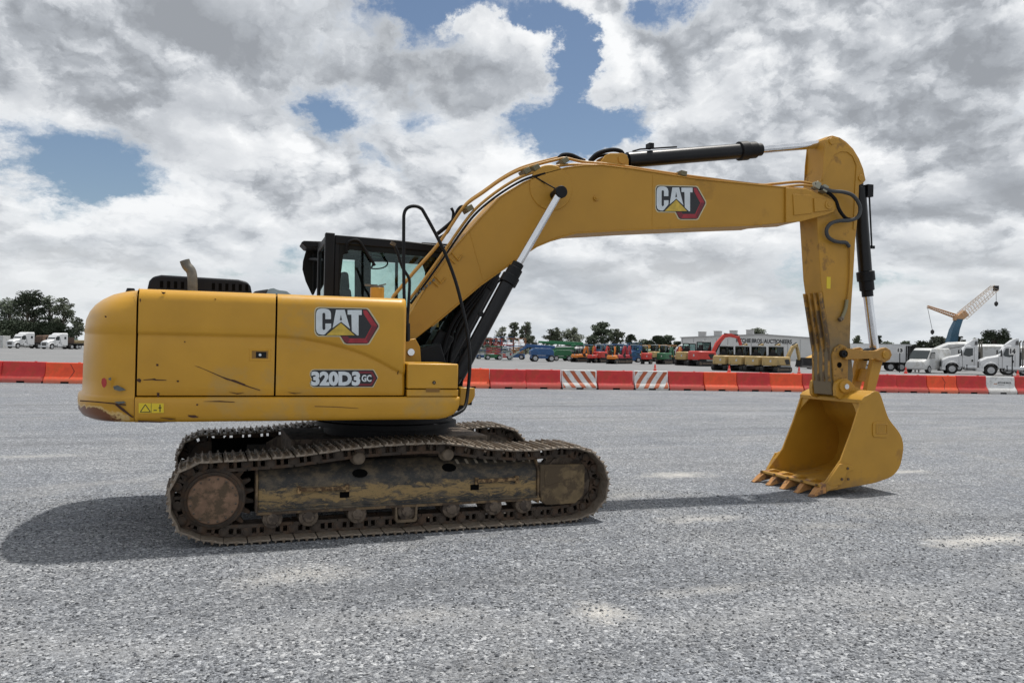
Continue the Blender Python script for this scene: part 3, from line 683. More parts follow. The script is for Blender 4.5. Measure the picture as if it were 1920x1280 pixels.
def cw_material():
    mm = M_y.copy(); mm.name = 'counterweight_yellow'; nt = mm.node_tree; N = nt.nodes; L = nt.links; b = N['Principled BSDF']
    src = b.inputs['Base Color'].links[0].from_socket
    tc = N.new('ShaderNodeTexCoord'); n = N.new('ShaderNodeTexNoise'); L.new(tc.outputs['Object'], n.inputs['Vector']); n.inputs['Scale'].default_value = 7; n.inputs['Detail'].default_value = 8; n.inputs['Roughness'].default_value = .6
    sp = N.new('ShaderNodeSeparateXYZ'); L.new(tc.outputs['Object'], sp.inputs[0])
    def mth(op, a, c):
        q = N.new('ShaderNodeMath'); q.operation = op
        for s, v in ((q.inputs[0], a), (q.inputs[1], c)):
            if isinstance(v, bpy.types.NodeSocket): L.new(v, s)
            else: s.default_value = v
        return q.outputs[0]
    # scraped primer patch on the lower rear edge of the corner
    dx = mth('DIVIDE', mth('SUBTRACT', sp.outputs[0], -2.62), .27); dz = mth('DIVIDE', mth('SUBTRACT', sp.outputs[2], 1.085), .075)
    r_ = mth('SQRT', mth('ADD', mth('MULTIPLY', dx, dx), mth('MULTIPLY', dz, dz)), 0)
    e_ = mth('ADD', r_, mth('MULTIPLY', mth('SUBTRACT', n.outputs['Fac'], .5), 1.6))
    def mr(v, a, c):
        q = N.new('ShaderNodeMapRange'); L.new(v, q.inputs[0]); q.inputs[1].default_value = a; q.inputs[2].default_value = c; return q.outputs[0]
    def mx(f, a, c):
        q = N.new('ShaderNodeMix'); q.data_type = 'RGBA'; L.new(f, q.inputs[0])
        for s, v in ((q.inputs[6], a), (q.inputs[7], c)):
            if isinstance(v, bpy.types.NodeSocket): L.new(v, s)
            else: s.default_value = (*v, 1)
        return q.outputs[2]
    c = mx(mr(e_, 1.12, 1.02), src, (.60, .42, .17)); c = mx(mr(e_, .98, .88), c, (.16, .055, .018))
    # scuffed pale band along the ledge
    L.new(c, b.inputs['Base Color']); return mm
M_cw = cw_material()
cw = m.build('counterweight', M_cw, EX, sharp=60)
# dents and scratches (thin chips of bare or scraped paint)
def chip(parent, pts, Y, material, th=.0015, name='scratch'):
    mm = MB(); q = [P(x, y, Y) for x, y in pts]; mm.prism([(p.x, p.z) for p in q], Y-th, Y+.01); return mm.build(name, material, parent)
chip(d1, [(365, 685.5), (372, 687), (395, 696.5), (415, 705), (440, 713.5), (470, 725), (488, 731), (487, 732), (460, 723.5), (432, 713.5), (425, 711.5), (400, 700), (380, 691)], -1.3455, M_scr)
chip(d1, [(434, 711), (440, 712), (452, 717), (460, 720), (458, 723), (448, 719.5), (438, 715)], -1.3456, M_scr)
chip(d1, [(256, 711), (261, 709), (265, 712), (263, 717), (258, 715)], -1.345, M_scr)
chip(d1, [(268, 711.5), (285, 710), (290, 709), (293, 711), (312, 712), (312, 713), (291, 713), (286, 712), (270, 712.5)], -1.345, M_scr)
chip(d1, [(294, 736), (299, 736), (298, 746), (295, 746)], -1.342, M_scr)
chip(d1, [(302, 547), (311, 548), (308, 551), (305, 551)], -1.352, M_scr)
chip(d1, [(293, 682), (297, 682), (297, 686), (293, 686)], -1.345, M_scr); chip(d1, [(331, 713), (336, 713), (335, 716), (332, 716)], -1.345, M_scr)
chip(cw, [(191, 710), (195, 708), (199, 711), (200, 717), (199, 723), (195, 727), (192, 724), (190, 717)], -1.358, mat('red_sticker', (.40, .035, .03), .5), name='sticker')
chip(cw, [(203, 709), (208, 707), (208, 713), (204, 712)], -1.358, M_gd); chip(cw, [(212, 724), (220, 722), (232, 728), (236, 731), (224, 733), (214, 730)], -1.36, M_gd)
chip(cw, [(214, 753), (232, 752), (236, 755), (222, 757)], -1.362, M_gd); chip(cw, [(150, 750), (180, 752), (212, 755), (236, 758), (236, 760), (210, 757), (178, 754), (150, 752)], -1.3585, M_scr)
chip(cw, [(218, 756), (232, 766), (250, 782), (248, 783), (228, 769), (216, 759)], -1.359, M_scr)
chip(cw, [(196, 592), (199, 592), (200, 595), (197, 595)], -1.33, M_scr)
sill0 = [o for o in kids(EX) if o.name.startswith('side_sill')][0]
for pts_ in ([(300, 783), (318, 784), (330, 786), (318, 786)], [(352, 778), (366, 778), (372, 782), (362, 783), (354, 781)], [(382, 752), (412, 751), (440, 753), (440, 754), (410, 753)], [(258, 788), (300, 790), (330, 790), (300, 792), (260, 791)], [(590, 761), (630, 762), (672, 765), (672, 765.6), (630, 763), (590, 762)], [(368, 757), (372, 757), (371, 760), (368, 760)]):
    chip(sill0, pts_, -1.3712, M_scr, .0006)
for pts_ in ([(262, 560), (264, 560), (263.5, 566), (262, 565)], [(402, 560), (405, 560), (404, 562)], [(345, 640), (347, 639), (348, 641), (346, 642)], [(430, 735), (445, 737), (458, 736), (445, 739)]):
    chip(d1, pts_, -1.3590 if pts_[0][1] < 634 else -1.3455, M_scr, .0006)
for pts_ in ([(540, 735), (556, 737), (566, 736), (552, 738.4)], [(700, 600), (702, 599), (703, 602), (701, 603)], [(745, 700), (748, 690), (749, 690), (746, 702)]):
    chip(d2, pts_, -1.3590 if pts_[0][1] < 634 else -1.3455, M_scr, .0006)
# warning label on the sill
sill = [o for o in kids(EX) if o.name.startswith('side_sill')][0]
lab = chip(sill, [(260, 755.5), (307, 756), (307, 773.5), (260, 774)], -1.3712, M_lyel, .0008, 'warning_label')
mm = MB(); q = [P(x, y, -1.3728) for x, y in ((272.5, 758), (282, 772), (263, 772), (272.5, 758.0))]
def bar2(mb, p, q_, wd, Y):
    p, q_ = Vector((p[0], 0, p[1])), Vector((q_[0], 0, q_[1])); t = (q_-p).normalized(); n_ = Vector((-t.z, 0, t.x))*wd/2
    mb.add([(v.x, Y, v.z) for v in (p+n_, p-n_, q_-n_, q_+n_)], [(0, 1, 2, 3)])
for i_ in range(3): bar2(mm, (q[i_].x, q[i_].z), (q[i_+1].x, q[i_+1].z), .006, -1.3728)
for a_, b_ in (((300, 758), (300, 772)), ((297, 764), (303, 764)), ((288, 769), (294, 769))):
    p1_, p2_ = P(*a_, -1.3728), P(*b_, -1.3728); bar2(mm, (p1_.x, p1_.z), (p2_.x, p2_.z), .008, -1.3728)
p1_, p2_ = P(283.5, 755.5, -1.3728), P(283.5, 773.5, -1.3728); bar2(mm, (p1_.x, p1_.z), (p2_.x, p2_.z), .003, -1.3728)
mm.build('label_symbols', M_dblk, lab, recalc=False)

# ---- emblem
def emblem(parent, fn, Y):
    """fn maps design units to (x, z); layers 1.5 mm apart"""
    def lay(name, polys, material, k, par):
        b_ = MB()
        for pl in polys:
            q_ = [fn(x, y) for x, y in pl]; b_.prism(q_, Y-.0014*k, Y-.0014*k+.0012)
        return b_.build(name, material, par)
    base = [(222, 200), (226, 160), (245, 132), (275, 122), (900, 136), (925, 150), (1062, 355), (1062, 375), (932, 588), (905, 600), (640, 600), (612, 585), (556, 494), (270, 490), (240, 470), (222, 430)]
    cx_, cy_ = 620, 360
    bord = [(x+(14 if x > cx_ else -14), y+(14 if y > cy_ else -14)) for x, y in base]
    root = lay('emblem', [bord], M_dbei, 0, parent); lay('emblem_base', [base], M_dblk, 1, root)
    lay('emblem_red', [[(858, 150), (905, 152), (1050, 365), (922, 588), (640, 588), (612, 572), (568, 500), (650, 500), (672, 527), (885, 527), (972, 365), (868, 205)]], M_red, 2, root)
    lay('emblem_red_shade', [[(566, 498), (655, 498), (680, 545), (650, 590), (640, 588), (612, 572)], [(900, 535), (985, 365), (1050, 365), (922, 588)]], M_dred, 3, root)
    C_ = [(430, 272), (355, 272), (355, 205), (347, 190), (335, 186), (323, 190), (315, 205), (315, 398), (323, 412), (335, 417), (347, 412), (355, 398), (355, 330), (432, 330), (432, 388), (352, 470), (335, 479), (300, 478), (262, 468), (240, 445), (230, 400), (230, 200), (240, 160), (262, 138), (300, 131), (350, 132), (395, 142), (420, 165), (430, 200)]
    A_ = [(497, 147), (612, 147), (682, 392), (682, 400), (565, 306), (452, 388)]
    T_ = [(650, 150), (840, 150), (840, 216), (798, 216), (798, 488), (778, 488), (708, 432), (702, 212), (652, 212)]
    lay('emblem_letters', [C_, A_, T_], M_dwht, 4, root)
    lay('emblem_counter', [[(562, 212), (576, 286), (548, 286)]], M_dblk, 5, root)
    lay('emblem_triangle', [[(562, 322), (746, 486), (366, 486)]], M_dyel, 5, root)
    return root
def fn_body(x, y):
    p = P(560+x*.140625, 560+y*.140625, -1.36); return (p.x, p.z)
emblem(d2, fn_body, -1.3605)
# model number
mm = MB()
def px4(x, y, Y): p = P(560+x*.140625, 560+y*.140625, Y); return p
def layr(name, pts, material, k, par):
    b_ = MB(); b_.prism([(px4(x, y, -1.348).x, px4(x, y, -1.348).z) for x, y in pts], -1.3455-.0014*k, -1.3443-.0014*k); return b_.build(name, material, par)
bnum = [(160, 985), (185, 955), (215, 948), (985, 950), (1000, 960), (1052, 1055), (990, 1165), (975, 1172), (200, 1172), (165, 1150), (158, 1110), (180, 1070), (158, 1030)]
rn = layr('model_plate', [(x+(10 if x > 600 else -10), y+(10 if y > 1060 else -10)) for x, y in bnum], M_dbei, 0, d2)
layr('model_plate_base', bnum, M_dblk, 1, rn)
layr('model_plate_red', [(800, 965), (980, 965), (1032, 1058), (975, 1158), (800, 1158), (800, 1130), (960, 1130), (1000, 1058), (960, 995), (800, 995)], M_dred, 2, rn)
mm = MB(); text_on(mm, '320D3', lambda u, v: (lambda p: (p.x, -1.3455-.0056, p.z))(px4(166+655*u, 1160-194*v, -1.348)), .055, 1.0)
mm.build('model_number', M_dwht, rn, recalc=False)
mm = MB(); text_on(mm, 'GC', lambda u, v: (lambda p: (p.x, -1.3455-.0070, p.z))(px4(838+132*u, 1105-92*v, -1.348)), .035, 1.0)
mm.build('model_suffix', M_dwht, rn, recalc=False)

# ---- tool box in front of the doors
m = MB(); m.bb(-.005, .475, -1.36, -.55, 1.33, 1.562); tb = m.build('tool_box', M_y, EX, bevel=.014, bseg=3)
m = MB(); m.bb(-.003, .478, -1.357, -.56, 1.262, 1.322); m.build('box_base', M_y, tb, bevel=.006)
m = MB(); m.bb(.17, .30, -1.3605, -1.34, 1.300, 1.333); m.build('box_latch', mat('latch_recess', (.22, .11, .02), .6), tb)
p = P(814, 717, -1.365); m = MB(); m.cyl((p.x, -1.358, p.z), (p.x, -1.366, p.z), .016, seg=14); lk = m.build('lock', M_blk, tb)
m = MB(); m.cyl((p.x, -1.366, p.z), (p.x, -1.368, p.z), .009, seg=12); m.build('lock_core', M_steel, lk)
# ---- engine hood grille on the roof
p0 = P(275, 541, -.75); p1 = P(474, 543, -.75); zt = P(300, 518, -.75).z+.012; x0, x1 = p0.x, p1.x
m = MB(); m.prism([(x0, 2.15), (x0+.02, zt-.06), (x0+.05, zt-.02), (x0+.12, zt), (x1-.13, zt-.012), (x1-.05, zt-.03), (x1-.02, zt-.07), (x1, 2.15)], -.78, .55)
hd = m.build('engine_hood', mat('hood_black', (.007, .008, .012), .5, var=.2, scale=4, spec=.25), EX, bevel=.02, bseg=3)
sl = MB()
for k in list(range(5))+list(range(7, 13)):
    xx = x0+.125+k*.058+(.03 if k > 4 else 0); sl.bb(xx-.013, xx+.013, -.784, -.77, 2.20, zt-.055)
sl.build('hood_vents', M_dark, hd)
m = MB(); e0 = P(361, 540, -1.0)
pts = [P(361, 548, -1.0), P(361, 530, -1.0), P(360, 515, -1.0), P(357, 506, -1.0), P(350, 498, -1.0), P(346, 488, -1.0)]
m.tube(smooth_path(pts, 5), .042, 18, cap=False); m.tube(smooth_path(pts, 5), .036, 18, cap=False)
ex_ = m.build('exhaust_pipe', M_exh, EX, sharp=60)
m = MB(); q = P(484, 541, -.8); m.loops([[(q.x-.07, -.85, 2.15), (q.x+.06, -.85, 2.15), (q.x+.06, -.6, 2.15), (q.x-.07, -.6, 2.15)], [(q.x-.03, -.82, 2.20), (q.x+.09, -.82, 2.225), (q.x+.09, -.63, 2.225), (q.x-.03, -.63, 2.20)]])
m.build('intake_scoop', M_blk, EX, bevel=.01)
m = MB(); m.bb(q.x+.1, -.75, -.8, .2, 2.15, 2.182); m.build('roof_mat', M_blk, EX, bevel=.008)
q = P(239, 541, -1.15); m = MB(); m.cyl((q.x, -.95, 2.13), (q.x, -.95, 2.175), .045, .03, 12); m.build('lifting_eye', M_blk, cw)
# ---- filler neck
q0 = P(694, 556, -.75); q1 = P(720, 556, -.75); zt = P(700, 539, -.75).z
m = MB(); m.cyl(((q0.x+q1.x)/2, -.75, 2.10), ((q0.x+q1.x)/2, -.75, zt), (q1.x-q0.x)/2, seg=24); fn_ = m.build('filler_neck', M_y, EX, bevel=.004)
m = MB(); m.cyl(((q0.x+q1.x)/2, -.75, zt), ((q0.x+q1.x)/2, -.75, zt+.018), (q1.x-q0.x)/2*.95, seg=20)
m.box(((q0.x+q1.x)/2-.06, -.75, zt+.022), (.12, .03, .016)); m.box(((q0.x+q1.x)/2+.05, -.75, zt+.03), (.07, .025, .012), ry=-.25); m.build('filler_cap', M_exh, fn_)

# ---- cab
CX0, CX1, CY0, CY1, CZ0, CZ1 = -.60, 1.16, .42, 1.42, 1.15, 2.955
cab = MB()
cab.bb(CX0, CX0+.105, CY0, CY0+.09, CZ0, CZ1)                # near rear post
cab.bb(CX0, CX0+.105, CY1-.09, CY1, CZ0, CZ1)
cab.bb(CX0+.105, CX0+.16, CY0+.01, CY0+.04, CZ0, CZ1-.08)
cab.prism([(CX0+.105, CZ1-.02), (.2, CZ1-.035), (.9, CZ1-.075), (CX1-.05, CZ1-.11), (CX1, CZ1-.20), (CX1-.02, CZ1-.22), (.9, CZ1-.165), (.2, CZ1-.135), (CX0+.105, CZ1-.12)], CY0+.005, CY0+.06)
cab.prism([(CX0+.105, CZ1-.02), (.2, CZ1-.035), (.9, CZ1-.075), (CX1-.05, CZ1-.11), (CX1, CZ1-.20), (CX1-.02, CZ1-.22), (.9, CZ1-.20), (.2, CZ1-.19), (CX0+.105, CZ1-.18)], CY1-.06, CY1-.005)
for y0_ in (CY0+.01, CY1-.07): cab.prism([(CX1-.06, 1.9), (CX1, CZ1-.2), (CX1-.05, CZ1-.2), (CX1-.12, 1.9)], y0_, y0_+.06); cab.prism([(.98, CZ0), (1.09, 1.9), (1.03, 1.9), (.90, CZ0)], y0_, y0_+.06)
cab.bb(CX0, CX0+.05, CY0+.09, CY1-.09, CZ0, 2.12); cab.bb(CX0, CX0+.05, CY0+.09, CY1-.09, CZ1-.12, CZ1-.03)
cab.bb(CX0+.1, 1.0, CY0+.01, CY0+.05, CZ0, 1.62)
cabf = cab.build('cab', M_blk, EX, bevel=.012)
# far wall: door frame with two windows
def plate_with_holes(outer, holes, y0, y1):
    cu = bpy.data.curves.new('pl', 'CURVE'); cu.dimensions = '2D'; cu.fill_mode = 'BOTH'; cu.extrude = abs(y1-y0)/2
    for pl in [outer]+holes:
        sp = cu.splines.new('POLY'); sp.points.add(len(pl)-1); sp.use_cyclic_u = True
        for i, (a_, b_) in enumerate(pl): sp.points[i].co = (a_, b_, 0, 1)
    ob = bpy.data.objects.new('pl', cu); COL.objects.link(ob); bpy.context.view_layer.update()
    me = bpy.data.meshes.new_from_object(ob.evaluated_get(bpy.context.evaluated_depsgraph_get()))
    ym = (y0+y1)/2; b_ = MB(); b_.add([(v.co.x, ym+v.co.z, v.co.y) for v in me.vertices], [tuple(p_.vertices) for p_ in me.polygons])
    bpy.data.objects.remove(ob); bpy.data.curves.remove(cu); bpy.data.meshes.remove(me); return b_
def xz(pts, Y): return [(P(x, y, Y).x, P(x, y, Y).z) for x, y in pts]
h1 = xz([(637, 474), (640, 500), (646, 474)][0:0]+[(636.5, 520), (637.5, 498), (644, 476), (663, 477), (665, 481), (665, 600), (641, 600), (637.5, 555)], 1.39)
h2 = xz([(695, 491), (740, 491), (741, 494), (739, 640), (695, 640)], 1.39)
h3 = xz([(746, 492), (780, 491), (792, 496), (797, 510), (797, 600), (745, 640)], 1.39)
pb = plate_with_holes([(CX0+.1, CZ0), (CX1-.2, CZ0), (CX1-.03, 1.9), (CX1-.02, CZ1-.2), (CX0+.1, CZ1-.1)], [h1, h2, h3], CY1-.05, CY1-.02)
farw = pb.build('cab_side', M_int, cabf, sharp=40)
m = MB(); m.bb(CX0+.1, CX1-.05, CY1-.034, CY1-.030, CZ0+.1, CZ1-.2); m.build('window', M_glass, farw)
# near window: big pane, dark enamel border
pane = plate_with_holes([(CX0+.15, 1.6), (1.0, 1.6), (CX1-.09, 1.95), (CX1-.04, CZ1-.2), (.9, CZ1-.14), (.2, CZ1-.11), (CX0+.15, CZ1-.1)], [[(CX0+.17, 1.7), (CX0+.17, 2.4), (CX0+.20, 2.72), (CX0+.27, 2.78), (.85, 2.74), (1.02, 2.68), (1.02, 2.0), (.9, 1.7)]], CY0+.016, CY0+.020)
pane.build('window_border', M_int, cabf)
m = MB(); m.prism([(CX0+.15, 1.6), (1.0, 1.6), (CX1-.09, 1.95), (CX1-.04, CZ1-.2), (.9, CZ1-.14), (.2, CZ1-.11), (CX0+.15, CZ1-.1)], CY0+.024, CY0+.028); m.build('window', M_glass, cabf)
m = MB(); m.add([(CX1-.03, CY0+.07, CZ1-.22), (CX1-.03, CY1-.07, CZ1-.22), (CX1-.08, CY1-.07, 1.92), (CX1-.08, CY0+.07, 1.92)], [(0, 1, 2, 3)]); m.add([(1.06, CY0+.07, 1.88), (1.06, CY1-.07, 1.88), (.95, CY1-.07, 1.25), (.95, CY0+.07, 1.25)], [(0, 1, 2, 3)]); m.build('windscreen', M_glass, cabf)
m = MB(); m.bb(CX0+.02, CX0+.025, CY0+.09, CY1-.09, 2.12, CZ1-.12); m.build('rear_window', glass('clear_glass', (.85, .93, .92)), cabf)
m = MB()
m.loops([[(x_, y_, z_) for y_, z_ in ((CY0+.06, zt_), (CY0+.10, zt_+.035), (CY1-.1, zt_+.035), (CY1-.06, zt_), (CY1-.06, zt_-.05), (CY0+.06, zt_-.05))] for x_, zt_ in ((CX0+.05, CZ1-.05), (.2, CZ1-.06), (.9, CZ1-.10), (CX1-.05, CZ1-.14))])
m.build('cab_roof', mat('roof_grey_black', (.035, .037, .042), .35, coat=.4), cabf, sharp=30)
m = MB(); m.bb(.5, 1.0, CY0+.1, CY1-.1, CZ1-.065, CZ1-.03); m.build('roof_hatch', M_blk, cabf, bevel=.01)
# seat, console and steering consoles inside
m = MB(); m.bb(-.38, .12, .72, 1.18, 1.55, 1.72); m.box((-.30, .95, 2.02), (.14, .48, .70), ry=-.12); m.box((-.33, .95, 2.46), (.10, .26, .22), ry=-.1); m.build('seat', M_int, cabf, bevel=.04, bseg=3)
m = MB(); m.bb(.45, .75, .55, .75, 1.2, 1.95); m.bb(-.2, .4, .52, .66, 1.3, 1.85); m.build('console', M_int, cabf, bevel=.02)
m = MB(); q = P(709, 470, 1.2); m.bb(q.x-.075, q.x+.075, 1.19, 1.21, P(709, 483, 1.2).z, P(709, 472, 1.2).z); m.build('sun_visor_label', mat('visor_label', (.18, .30, .26), .5), cabf)
m = MB(); q = P(700, 491, 1.0)
ring = [(q.x+.17*math.cos(k*2*PI/28), 1.0+.09*math.sin(k*2*PI/28), q.z-.0+.09*math.sin(k*2*PI/28)) for k in range(29)]
m.tube(ring, .009, 8, cap=False); m.tube([ring[2], ring[15]], .012, 6); m.tube([ring[8], (q.x, 1.0, q.z-.02), ring[20]], .012, 6); m.build('fan_guard', M_blk, cabf)
# wiper: curved hose-like arm on the window
m = MB(); wp = [P(x, y, .40) for x, y in ((650, 474), (650, 462), (654, 454), (664, 450), (674, 453), (684, 468), (694, 484), (703, 498))]
m.tube(smooth_path(wp, 5), .016, 8); m.build('wiper_arm', M_rub, cabf)
m = MB(); wp = [P(x, y, .1) for x, y in ((736, 457), (743, 465), (752, 485), (758, 508), (766, 522), (767, 540), (765, 580), (763, 612))]
# open door folded back on the far side
m2 = MB(); dpts = [(581, 454), (593, 452), (603, 476), (607, 500), (607, 512), (596, 535), (588, 553), (585, 553), (573, 527), (567, 505), (568, 490), (573, 472)]
dp = [P(x, y, 1.9) for x, y in dpts]
m2.prism([(p_.x, p_.z) for p_ in dp], 1.88, 1.92); q = [P(x, y, 1.86) for x, y in ((586, 470), (589, 470), (588, 553), (586, 553))]; m2.prism([(p_.x, p_.z) for p_ in q], 1.84, 1.88)
dr = m2.build('cab_door', M_int, EX, bevel=.01)
m2 = MB(); q = [P(x, y, 1.82) for x, y in ((561, 461), (566, 458), (604, 459), (606, 468), (580, 471), (570, 470))]; m2.prism([(p_.x, p_.z) for p_ in q], 1.45, 1.86); m2.build('door_visor', M_blk, dr, bevel=.01)
m2 = MB(); m2.tube([(CX0+.05, CY1-.02, 2.75), (CX0, CY1+.2, 2.78), (dp[0].x, 1.86, 2.80)], .02, 8); m2.build('door_hinge', M_blk, dr)

# ---- right hand rail and mirror stay
def T(name, pix, r, material, parent, n=6, seg=10):
    mb = MB(); mb.tube(smooth_path([P(*p_) for p_ in pix], n), r, seg); return mb.build(name, material, parent, sharp=60)
T('handrail', [(764, 640, -.96), (762, 600, -.97), (758, 560, -.98), (757, 500, -.98), (757, 420, -.98), (758, 400, -.98), (764, 390, -.98), (776, 386.5, -.98), (788, 390, -.98), (797, 402, -.98), (830, 465, -.98), (855, 530, -.98), (872, 600, -1.0), (880, 655, -1.02), (881, 690, -1.04), (877, 735, -1.08), (872, 762, -1.15), (862, 772, -1.2), (848, 779, -1.22)], .0165, M_blk, EX)
T('mirror_stay', [(738, 459, -.9), (744, 470, -.9), (754, 500, -.9), (765, 518, -.9), (768, 530, -.9), (766, 570, -.9), (764, 600, -.9), (764, 628, -.9)], .015, M_blk, EX)
T('stay_sleeve', [(764, 606, -.9), (764, 622, -.9), (764, 638, -.9)], .026, M_blk, EX)
m = MB(); q = P(737, 459, -.9); m.box((q.x, -.9, q.z+.01), (.05, .03, .03), ry=.5); m.build('stay_clamp', M_steel, EX)

# ---- boom
YB = .21
top_px = [(762, 600), (800, 538), (849, 468), (894, 417), (938, 370), (981, 343), (1022, 326), (1062, 315), (1095, 311), (1127, 310), (1184, 317), (1306, 336), (1428, 348), (1477, 352), (1509, 354)]
bot_px = [(1501, 415), (1428, 421.5), (1300, 426), (1184, 431), (1079, 437), (1042, 447), (1006, 462), (981, 478), (900, 535), (868, 562), (810, 611), (778, 636)]
foot = [(770, 655), (752, 668), (742, 655), (748, 625)]
bp_ = [P(x, y, -YB) for x, y in top_px+bot_px+foot]
m = MB(); m.prism([(p_.x, p_.z) for p_ in bp_], -YB, YB); boom = m.build('boom', M_yb, EX, bevel=.008)
# top and bottom flanges a little proud of the side plates
def strip(parent, name, pix, Y0, Y1, th, material, yref=-YB, off=0.):
    pts = [P(x, y, yref) for x, y in pix]; rings = []
    for i, p_ in enumerate(pts):
        t = (pts[min(i+1, len(pts)-1)]-pts[max(i-1, 0)]).normalized(); n_ = Vector((-t.z, 0, t.x))
        if n_.z < 0: n_ = -n_
        a_ = p_+n_*off; b_ = a_+n_*th
        rings.append([(a_.x, Y0, a_.z), (a_.x, Y1, a_.z), (b_.x, Y1, b_.z), (b_.x, Y0, b_.z)])
    mb = MB(); mb.loops(rings); return mb.build(name, material, parent, bevel=.003)
strip(boom, 'top_flange', top_px[1:], -YB-.012, YB+.012, .014, M_yb, off=-.004)
strip(boom, 'bottom_flange', bot_px[1:-1], -YB-.012, YB+.012, -.014, M_yb, off=.004)
for seam in (((880, 432), (905, 522)), ((1224, 328), (1223, 424))):
    q = [P(x, y, -YB) for x, y in seam]; mb = MB(); mb.tube([(v.x, -YB-.0, v.z) for v in q], .0045, 6); mb.build('weld_seam', M_yb, boom)
# boss round the cylinder pin and small fittings
q = P(1033, 352, -YB); m = MB(); m.cyl((q.x, -YB, q.z), (q.x, -YB-.012, q.z), .26, .25, 40); m.build('boom_boss', M_yb, boom, bevel=.003)
q = P(1117, 372, -YB); m = MB(); m.cyl((q.x, -YB, q.z), (q.x, -YB-.02, q.z), .03, seg=16); m.cyl((q.x, -YB-.02, q.z), (q.x, -YB-.035, q.z), .014, seg=6); m.build('grease_fitting', M_yb, boom)
for bx, by in ((855, 480), (823, 523)):
    mb = MB()
    for (a_, b_), (c_, d_) in (((-8, -6), (4, 8)), ((4, 8), (12, -2)), ((-14, 2), (-2, 14))):
        v1_, v2_ = P(bx+a_, by+b_, -YB), P(bx+c_, by+d_, -YB); mb.tube([(v1_.x, -YB-.012, v1_.z), (v2_.x, -YB-.012, v2_.z)], .008, 6)
    mb.build('clip_bracket', M_yb, boom)
for k in range(6):
    q = P(781+k*6.2, 552-k*5.3, -YB); mb = MB(); mb.box((q.x, -YB-.01, q.z), (.03, .02, .02), ry=-.9); mb.build('hose_clip', M_gd, boom)
def fn_boom(x, y):                               # second emblem, stretched to its own place
    u, v = (x-208)/(1076-208), (y-108)/(614-108)
    p_ = P(1229+(1325-1229)*u, 346.5+(412.5-346.5)*v, -YB-.012); return (p_.x, p_.z)
emblem(boom, fn_boom, -YB-.0025)
# nose: forked plates on both sides of the stick
q = [(1474, 352), (1512, 354), (1556, 372), (1566, 378), (1569, 388), (1564, 397), (1552, 402), (1501, 415.5), (1474, 417)]
for s in (-1, 1):
    pts = [P(x, y, -YB-.03) for x, y in q]; mb = MB(); mb.prism([(v.x, v.z) for v in pts], s*(YB+.002), s*(YB+.03)); ns = mb.build('boom_nose', M_yb, boom, bevel=.006)
    mb = MB(); pts = [P(x, y, -YB-.03) for x, y in ((1486, 364), (1520, 366), (1522, 400), (1488, 404))]; mb.prism([(v.x, v.z) for v in pts], s*(YB+.03), s*(YB+.042)); mb.build('nose_plate', M_yb, ns, bevel=.004)
    mb = MB(); pts = [P(x, y, -YB-.03) for x, y in ((1525, 372), (1556, 374), (1558, 394), (1526, 398))]; mb.prism([(v.x, v.z) for v in pts], s*(YB+.03), s*(YB+.046)); mb.build('nose_plate', M_yb, ns, bevel=.004)
    v = P(1554, 384, -YB-.05); mb = MB(); mb.cyl((v.x, s*(YB-.02), v.z), (v.x, s*(YB+.056), v.z), .055, seg=24); mb.cyl((v.x, s*(YB+.056), v.z), (v.x, s*(YB+.062), v.z), .025, seg=16); mb.build('stick_pivot_pin', M_yb, ns, bevel=.004)
# foot bracket of the house
for s in (-1, 1):
    mb = MB(); q = [P(x, y, -.34) for x, y in ((744, 640), (779, 634), (788, 650), (790, 680), (790, 740), (744, 740))]; mb.prism([(v.x, v.z) for v in q], s*.25, s*.34); fb = mb.build('boom_foot_bracket', M_y, EX, bevel=.01)
    v = P(771, 660, -.37); mb = MB(); mb.cyl((v.x, s*.30, v.z), (v.x, s*.37, v.z), .036, seg=20); mb.build('foot_pin', M_chr, fb)
# platform of the house under the boom
m = MB(); m.bb(-.02, .75, -.55, .40, 1.06, 1.30); m.bb(-.6, 1.1, .38, 1.40, 1.05, 1.16); m.build('main_frame', M_blk, EX, bevel=.01)
m = MB(); q = [P(x, y, -.60) for x, y in ((862, 726), (890, 727), (890, 742), (885, 752), (876, 759), (860, 760))]
for s in (-1, 1): m = MB(); m.prism([(v.x, v.z) for v in q], s*.62, s*.30); m.build('cylinder_foot', M_y, EX, bevel=.01)
# valve block and hoses under the boom, a dark mass in the picture
m = MB(); m.box((.42, -.02, 1.50), (.42, .5, .42), ry=-.3); m.box((.60, .10, 1.72), (.20, .30, .34), ry=.5); m.build('valve_block', M_blk, EX, bevel=.02)
for k in range(3):
    yk = -.1+.12*k
    T('hydraulic_hose', [(826+k*7, 700, yk), (832+k*8, 650, yk), (852+k*7, 600, yk), (890+k*6, 550, yk), (915+k*4, 515, yk)], .02, M_rub, EX)
